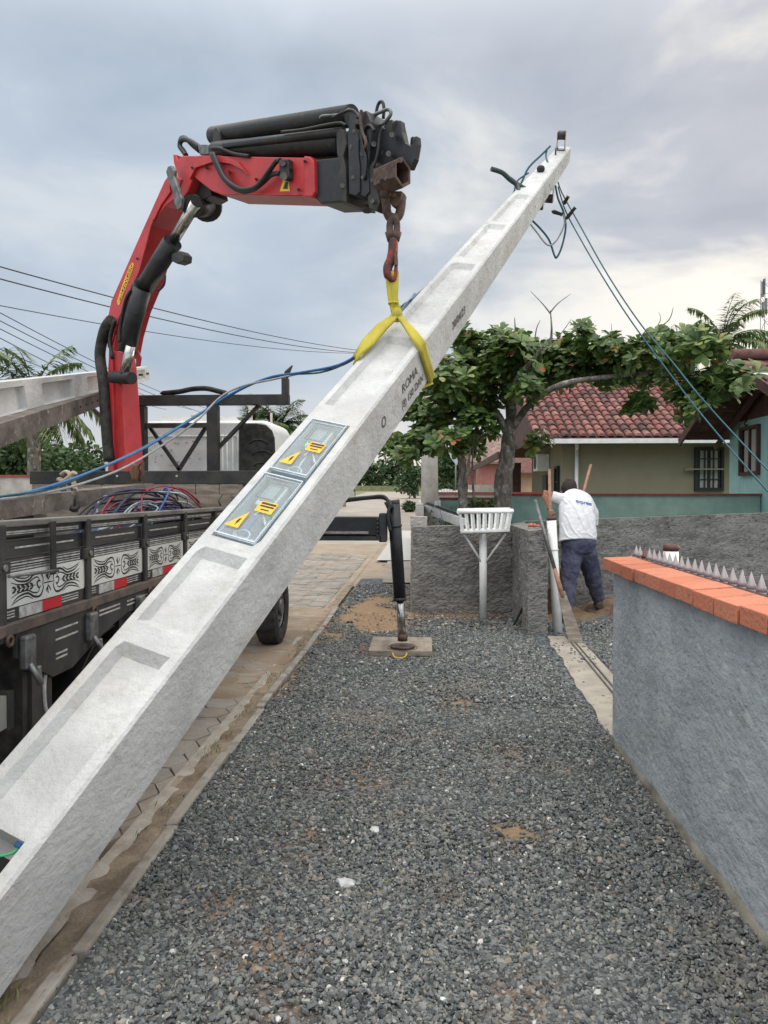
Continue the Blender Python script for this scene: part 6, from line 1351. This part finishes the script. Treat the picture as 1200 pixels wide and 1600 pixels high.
for i, (x0,y0,x1,y1) in enumerate(((862,330,878,335),(884,343,899,324),(880,320,888,307))):
    e = empty('cable_clamp', P(x0,y0,6.55), ('black cable end clamp pointing left below the pole tip','lower black cable clamp on the two falling cables','upper black cable clamp just below the pole tip')[i], 'cable clamp')
    b = MB(); a, c = P(x0,y0,6.55), P(x1,y1,6.5); b.tube([a, a.lerp(c,.2), a.lerp(c,.9), c], [.006,.018,.014,.018], 8); b.build('grip', m_rub, e)
# ------------------------------------------------------------------ the man
def remesh(o, vox, sm=6, it=.6):
    r = o.modifiers.new('remesh', 'REMESH'); r.mode = 'VOXEL'; r.voxel_size = vox; r.use_smooth_shade = True
    s = o.modifiers.new('smooth', 'SMOOTH'); s.factor = it; s.iterations = sm
def man():
    e = empty('person', (2.0, 9.6, 0), 'man in white t-shirt and blue trousers seen from behind, bent over a digger', 'person')
    m_skin = mat('skin', (.30,.135,.085), .6, var=.15, vscale=10); m_shirt = mat('white_cotton', (.66,.66,.68), .9, var=.06, vscale=8, bump=.5, bscale=16, dist=.02, stretch=(1.5,1.5,.6))
    m_tr = mat('blue_work_cloth', (.085,.088,.125), .92, col2=(.045,.045,.085), vscale=6, bump=.6, bscale=14, dist=.02, stretch=(1,1,.6)); m_hair = mat('dark_hair', (.022,.016,.014), .8, col2=(.05,.035,.03), vscale=60, bump=.8, bscale=90)
    m_boot = mat('muddy_boot', (.11,.075,.05), .9, var=.5, vscale=14)
    q = P
    pel = q(904,850,9.62); wa = q(903,835,9.63); ch = q(901,800,9.80); ub = q(899,782,9.92); nk = q(894,770,10.02); hd = q(889,764,10.12)
    shL, shR = q(879,781,9.88), q(922,786,9.96); elL = q(850,770,9.92); haL = q(859.5,799,9.80); elR = q(928,824,9.98); haR = q(915,838,10.16)
    hipL, hipR = q(893,858,9.60), q(916,858,9.64); knL, knR = q(889,908,9.52), q(927,904,9.80); anL, anR = q(884,966,9.30), q(935,937,9.98)
    # body: one continuous surface
    b = MB()
    def ell(c, r, rot=None): b.ball(c, r, 16, 12, rot)
    b.tube(bez([pel, wa, ch, ub, nk], 4), [.13]*4+[.125]*4+[.15]*4+[.10]*4+[.06], 16, squash=(1.15,.85))
    b.tube([nk, hd], [.06,.055], 12); ell(hd, (.078,.10,.115), Matrix.Rotation(R(35),3,'X'))
    f = hd+V((-.01,.085,-.045)); ell(f, (.055,.04,.06)); b.tube([f+V((0,.03,.015)), f+V((0,.06,-.02))], [.012,.017], 8)    # jaw and nose
    for s in (-1,1): ell(hd+V((s*.08,.0,-.02)), (.012,.022,.035)); ell(hd+V((s*.032,.092,-.01)), (.014,.01,.008))
    ell(f+V((0,.04,-.03)), (.025,.008,.008))
    for sh, el, ha in ((shL,elL,haL),(shR,elR,haR)):
        w_ = ha+(el-ha).normalized()*.085
        b.tube([nk.lerp(sh,.4)-V((0,0,.03)), sh, sh.lerp(el,.5), el, el.lerp(w_,.35), w_, ha.lerp(w_,.4)], [.06,.062,.052,.044,.047,.030,.033], 12)
    for hp_, kn_, an_ in ((hipL,knL,anL),(hipR,knR,anR)): b.tube([pel.lerp(hp_,.6), hp_, hp_.lerp(kn_,.5), kn_, kn_.lerp(an_,.35), an_], [.10,.105,.085,.062,.062,.042], 14); b.tube([an_, an_+V((.01,-.02,-.05)), an_+V((.0,.12,-.06))], [.042,.045,.035], 10)
    # hands: palm, four fingers curled round the handle, thumb
    def hand(ha, el, ax, side, R_=.020):
        ax = ax.normalized(); fw = (ha-el).normalized(); o = ax.cross(side).normalized(); gr = ha+side*.03     # gr: grip axis point
        b.tube([ha-fw*.04, ha+fw*.01, ha+side*.004+fw*.02], [.030,.034,.026], 10, squash=(1,.7))
        for k in range(4):
            c = gr+ax*(.032-.022*k); pts = []
            for a in (-1.7,-.9,.0,.9,1.8,2.6): rr = R_+.009+(.002 if k in (1,2) else 0); pts.append(c-side*(rr*math.cos(a))+o*(rr*math.sin(a)*1.1)-ax*(.003*a))
            b.tube([ha+ax*(.028-.02*k)]+pts[:(6 if k < 3 else 5)], [.011]+[.0105,.010,.0095,.009,.0085,.0075][:(6 if k < 3 else 5)], 8)
        c = gr+ax*.045; b.tube([ha+ax*.02-o*.01, c-side*.028-o*.02, c-o*(R_+.012)+side*.005, c+side*.02-o*.018], [.014,.012,.0105,.009], 8)
    hx = h1t.lerp(V((1.70,9.78,.30)), .24)
    hand(q(863.5,802,9.76), elL, V((.05,0,1)), V((-1,0,0)))
    hand(haR, elR, V((.15,.02,1)), V((.6,.8,0)))
    body = b.build('body', m_skin, e); remesh(body, .0065, 4)
    # face details are turned away; eyes as small parts
    for s in (-1,1): t = MB(); t.ball(hd+V((s*.032,.104,-.008)), .008, 8, 6); t.build('eye', m_blk, e)
    # hair
    t = MB(); t.ball(hd+V((0,-.012,.022)), (.104,.118,.122), 20, 14, Matrix.Rotation(R(35),3,'X')); rg = random.Random(1)
    t.v = [tuple(V(p)+(V(p)-hd)*(.10*mnoise.noise(V(p)*30)+.05*mnoise.noise(V(p)*70))) for p in t.v]; t.build('hair', m_hair, e)
    # shirt: torso and sleeves in one garment
    t = MB(); ax = bez([q(902.5,846,9.60), q(903,835,9.63), q(902,815,9.70), q(901,798,9.80), q(900,785,9.90), q(896,775,9.985), q(894,771,10.02)], 3); n = len(ax)
    wd = np.interp(np.linspace(0,1,n), [0,.15,.35,.55,.72,.86,1], [.245,.24,.235,.24,.225,.14,.075]); dp = np.interp(np.linspace(0,1,n), [0,.15,.35,.55,.75,.9,1], [.165,.16,.165,.165,.14,.11,.075]); vs = []; m = 40
    for i, c in enumerate(ax):
        d = (ax[min(i+1,n-1)]-ax[max(i-1,0)]).normalized(); s = V((1,.12,0)).normalized(); y = d.cross(s).normalized()*-1
        for k in range(m):
            a = 2*math.pi*k/m; vs.append(c+s*(wd[i]*math.cos(a)*(1 if math.cos(a) < 0 else 1.02))+y*(dp[i]*math.sin(a)))
    t.add(vs, [(i*m+k,i*m+(k+1)%m,(i+1)*m+(k+1)%m,(i+1)*m+k) for i in range(n-1) for k in range(m)]+[tuple(range(m-1,-1,-1)), tuple((n-1)*m+k for k in range(m))], True)
    def surf(u, a):
        i = min(n-2, int(u*(n-1))); fr = u*(n-1)-i; c = ax[i].lerp(ax[i+1], fr); d = (ax[i+1]-ax[i]).normalized(); s = V((1,.12,0)).normalized(); y = d.cross(s).normalized()
        if y.y > 0: y = -y
        w_ = wd[i]+(wd[i+1]-wd[i])*fr; p_ = dp[i]+(dp[i+1]-dp[i])*fr; return c+s*(w_*math.cos(a))+y*(p_*math.sin(a))
    for u0, a0, u1, a1, rr in ((.62,2.3,.04,1.0,.013),(.60,1.9,.10,.7,.014),(.58,1.55,.16,.45,.013),(.50,1.2,.22,.25,.012),(.42,2.6,.03,1.6,.011),(.30,2.9,.02,2.1,.011),(.42,.8,.30,.1,.012),(.72,2.75,.5,2.2,.012),(.12,1.6,.06,.3,.011)):
        t.tube([surf(u0+(u1-u0)*k/8+.02*math.sin(k*.9), a0+(a1-a0)*(k/8)) for k in range(9)], [.85*rr*math.sin(math.pi*(k+.6)/9.2)+.003 for k in range(9)], 8)
    slv = q(862,775,9.90); t.tube([q(890,786,9.90), shL, shL.lerp(slv,.5)-V((0,0,.008)), slv-V((0,0,.01))], [.10,.092,.083,.078], 14, squash=(1,1))
    sr = q(927,821,9.96); t.tube([q(912,790,9.93), q(921,789,9.95), q(926,800,9.95), sr], [.09,.085,.075,.068], 14)
    sh = t.build('t_shirt', m_shirt, e); remesh(sh, .008, 3)
    tex = bpy.data.textures.new('folds', 'CLOUDS'); tex.noise_scale = .09; tex.noise_depth = 2; dm = sh.modifiers.new('folds', 'DISPLACE'); dm.texture = tex; dm.strength = .018; dm.mid_level = .5; dm.texture_coords = 'LOCAL'
    # folds sweeping from the left shoulder to the right hip, as ridges of the cloth
    # print on the back
    c = q(914.5,785.5,9.62); dg = bpy.context.evaluated_depsgraph_get()
    txt = textmesh('shirt_print', 'express', .070, c, (1,.1,-.20), (.10,.35,.93), m_bluecab, e, depth=.001, sx=1.0, bold=.0015)
    sw = txt.modifiers.new('wrap', 'SHRINKWRAP'); sw.target = sh; sw.wrap_method = 'PROJECT'; sw.use_project_y = True; sw.use_positive_direction = True; sw.use_negative_direction = True; sw.offset = .004; sw.wrap_mode = 'ABOVE_SURFACE'
    t = MB(); c2 = q(915,791.5,9.62); t.bar(c2+V((-.11,0,.02)), c2+V((.09,0,-.03)), .002, .006, up=(0,1,0)); u_ = t.build('print_underline', m_bluecab, e); sw = u_.modifiers.new('wrap', 'SHRINKWRAP'); sw.target = sh; sw.wrap_method = 'PROJECT'; sw.use_project_y = True; sw.use_positive_direction = True; sw.use_negative_direction = True; sw.offset = .004; sw.wrap_mode = 'ABOVE_SURFACE'
    # trousers
    t = MB(); t.tube([q(903,842,9.61), q(904,852,9.60), q(905,864,9.60)], [.21,.225,.20], 24, squash=(1,.72), up=(0,1,0))
    def leg(h, k, a, r): 
        pts = bez([h, h.lerp(k,.5), k, k.lerp(a,.5), k.lerp(a,.97)], 4); rr = np.interp(np.linspace(0,1,len(pts)), [0,.25,.5,.75,1], r); t.tube(pts, [float(x) for x in rr], 16)
    leg(q(895,860,9.60), knL, anL, [.135,.125,.105,.090,.076]); leg(q(915,860,9.62), knR, anR, [.135,.125,.108,.095,.078])
    tr = t.build('trousers', m_tr, e); remesh(tr, .010, 5); dm = tr.modifiers.new('folds', 'DISPLACE'); tex2 = bpy.data.textures.new('folds_b', 'CLOUDS'); tex2.noise_scale = .085; tex2.noise_depth = 2; dm.texture = tex2; dm.strength = .035; dm.texture_coords = 'LOCAL'
    for a_ in (anL, anR):
        t = MB(); o = V((a_.x, a_.y, a_.z-.03)); 
        t.tube([o+V((0,-.03,.04)), o+V((0,-.035,-.04))], [.055,.058], 12); t.tube(bez([o+V((0,-.10,-.045)), o+V((.005,.02,-.04)), o+V((.012,.12,-.05)), o+V((.015,.19,-.06))], 4), [.052,.060,.062,.062,.058,.055,.055,.055,.052,.048,.042,.036,.022], 12, squash=(1,.8)); bt = t.build('boot', m_boot, e); remesh(bt, .008, 3)
man()

# leaf litter and crumbs at the foot of the rough walls
def litter():
    rg = np.random.default_rng(17); n = 420; x = rg.uniform(-.9, 1.25, n); y = np.where(rg.random(n) < .6, 9.86-np.abs(rg.normal(0, .35, n)), rg.uniform(8.3, 9.8, n))
    c = np.stack([x, y, rg.uniform(.012, .03, n)], 1); d = rg.normal(size=(n, 3)); d[:, 2] *= .25; u = np.tile([0, 0, 1.], (n, 1))+rg.normal(size=(n, 3))*.25
    v, f = leaf_arrays(c, d, u, rg.uniform(.02, .06, n), rg.uniform(.012, .03, n)); tag(npmesh('leaf_litter', v, f, matramp('litter', [(0,(.08,.055,.04)),(.5,(.17,.12,.08)),(.8,(.26,.20,.14)),(1,(.38,.34,.28))], .9)), 'dry leaf litter at the foot of the rough walls', 'leaf litter', kind='stuff')
litter()
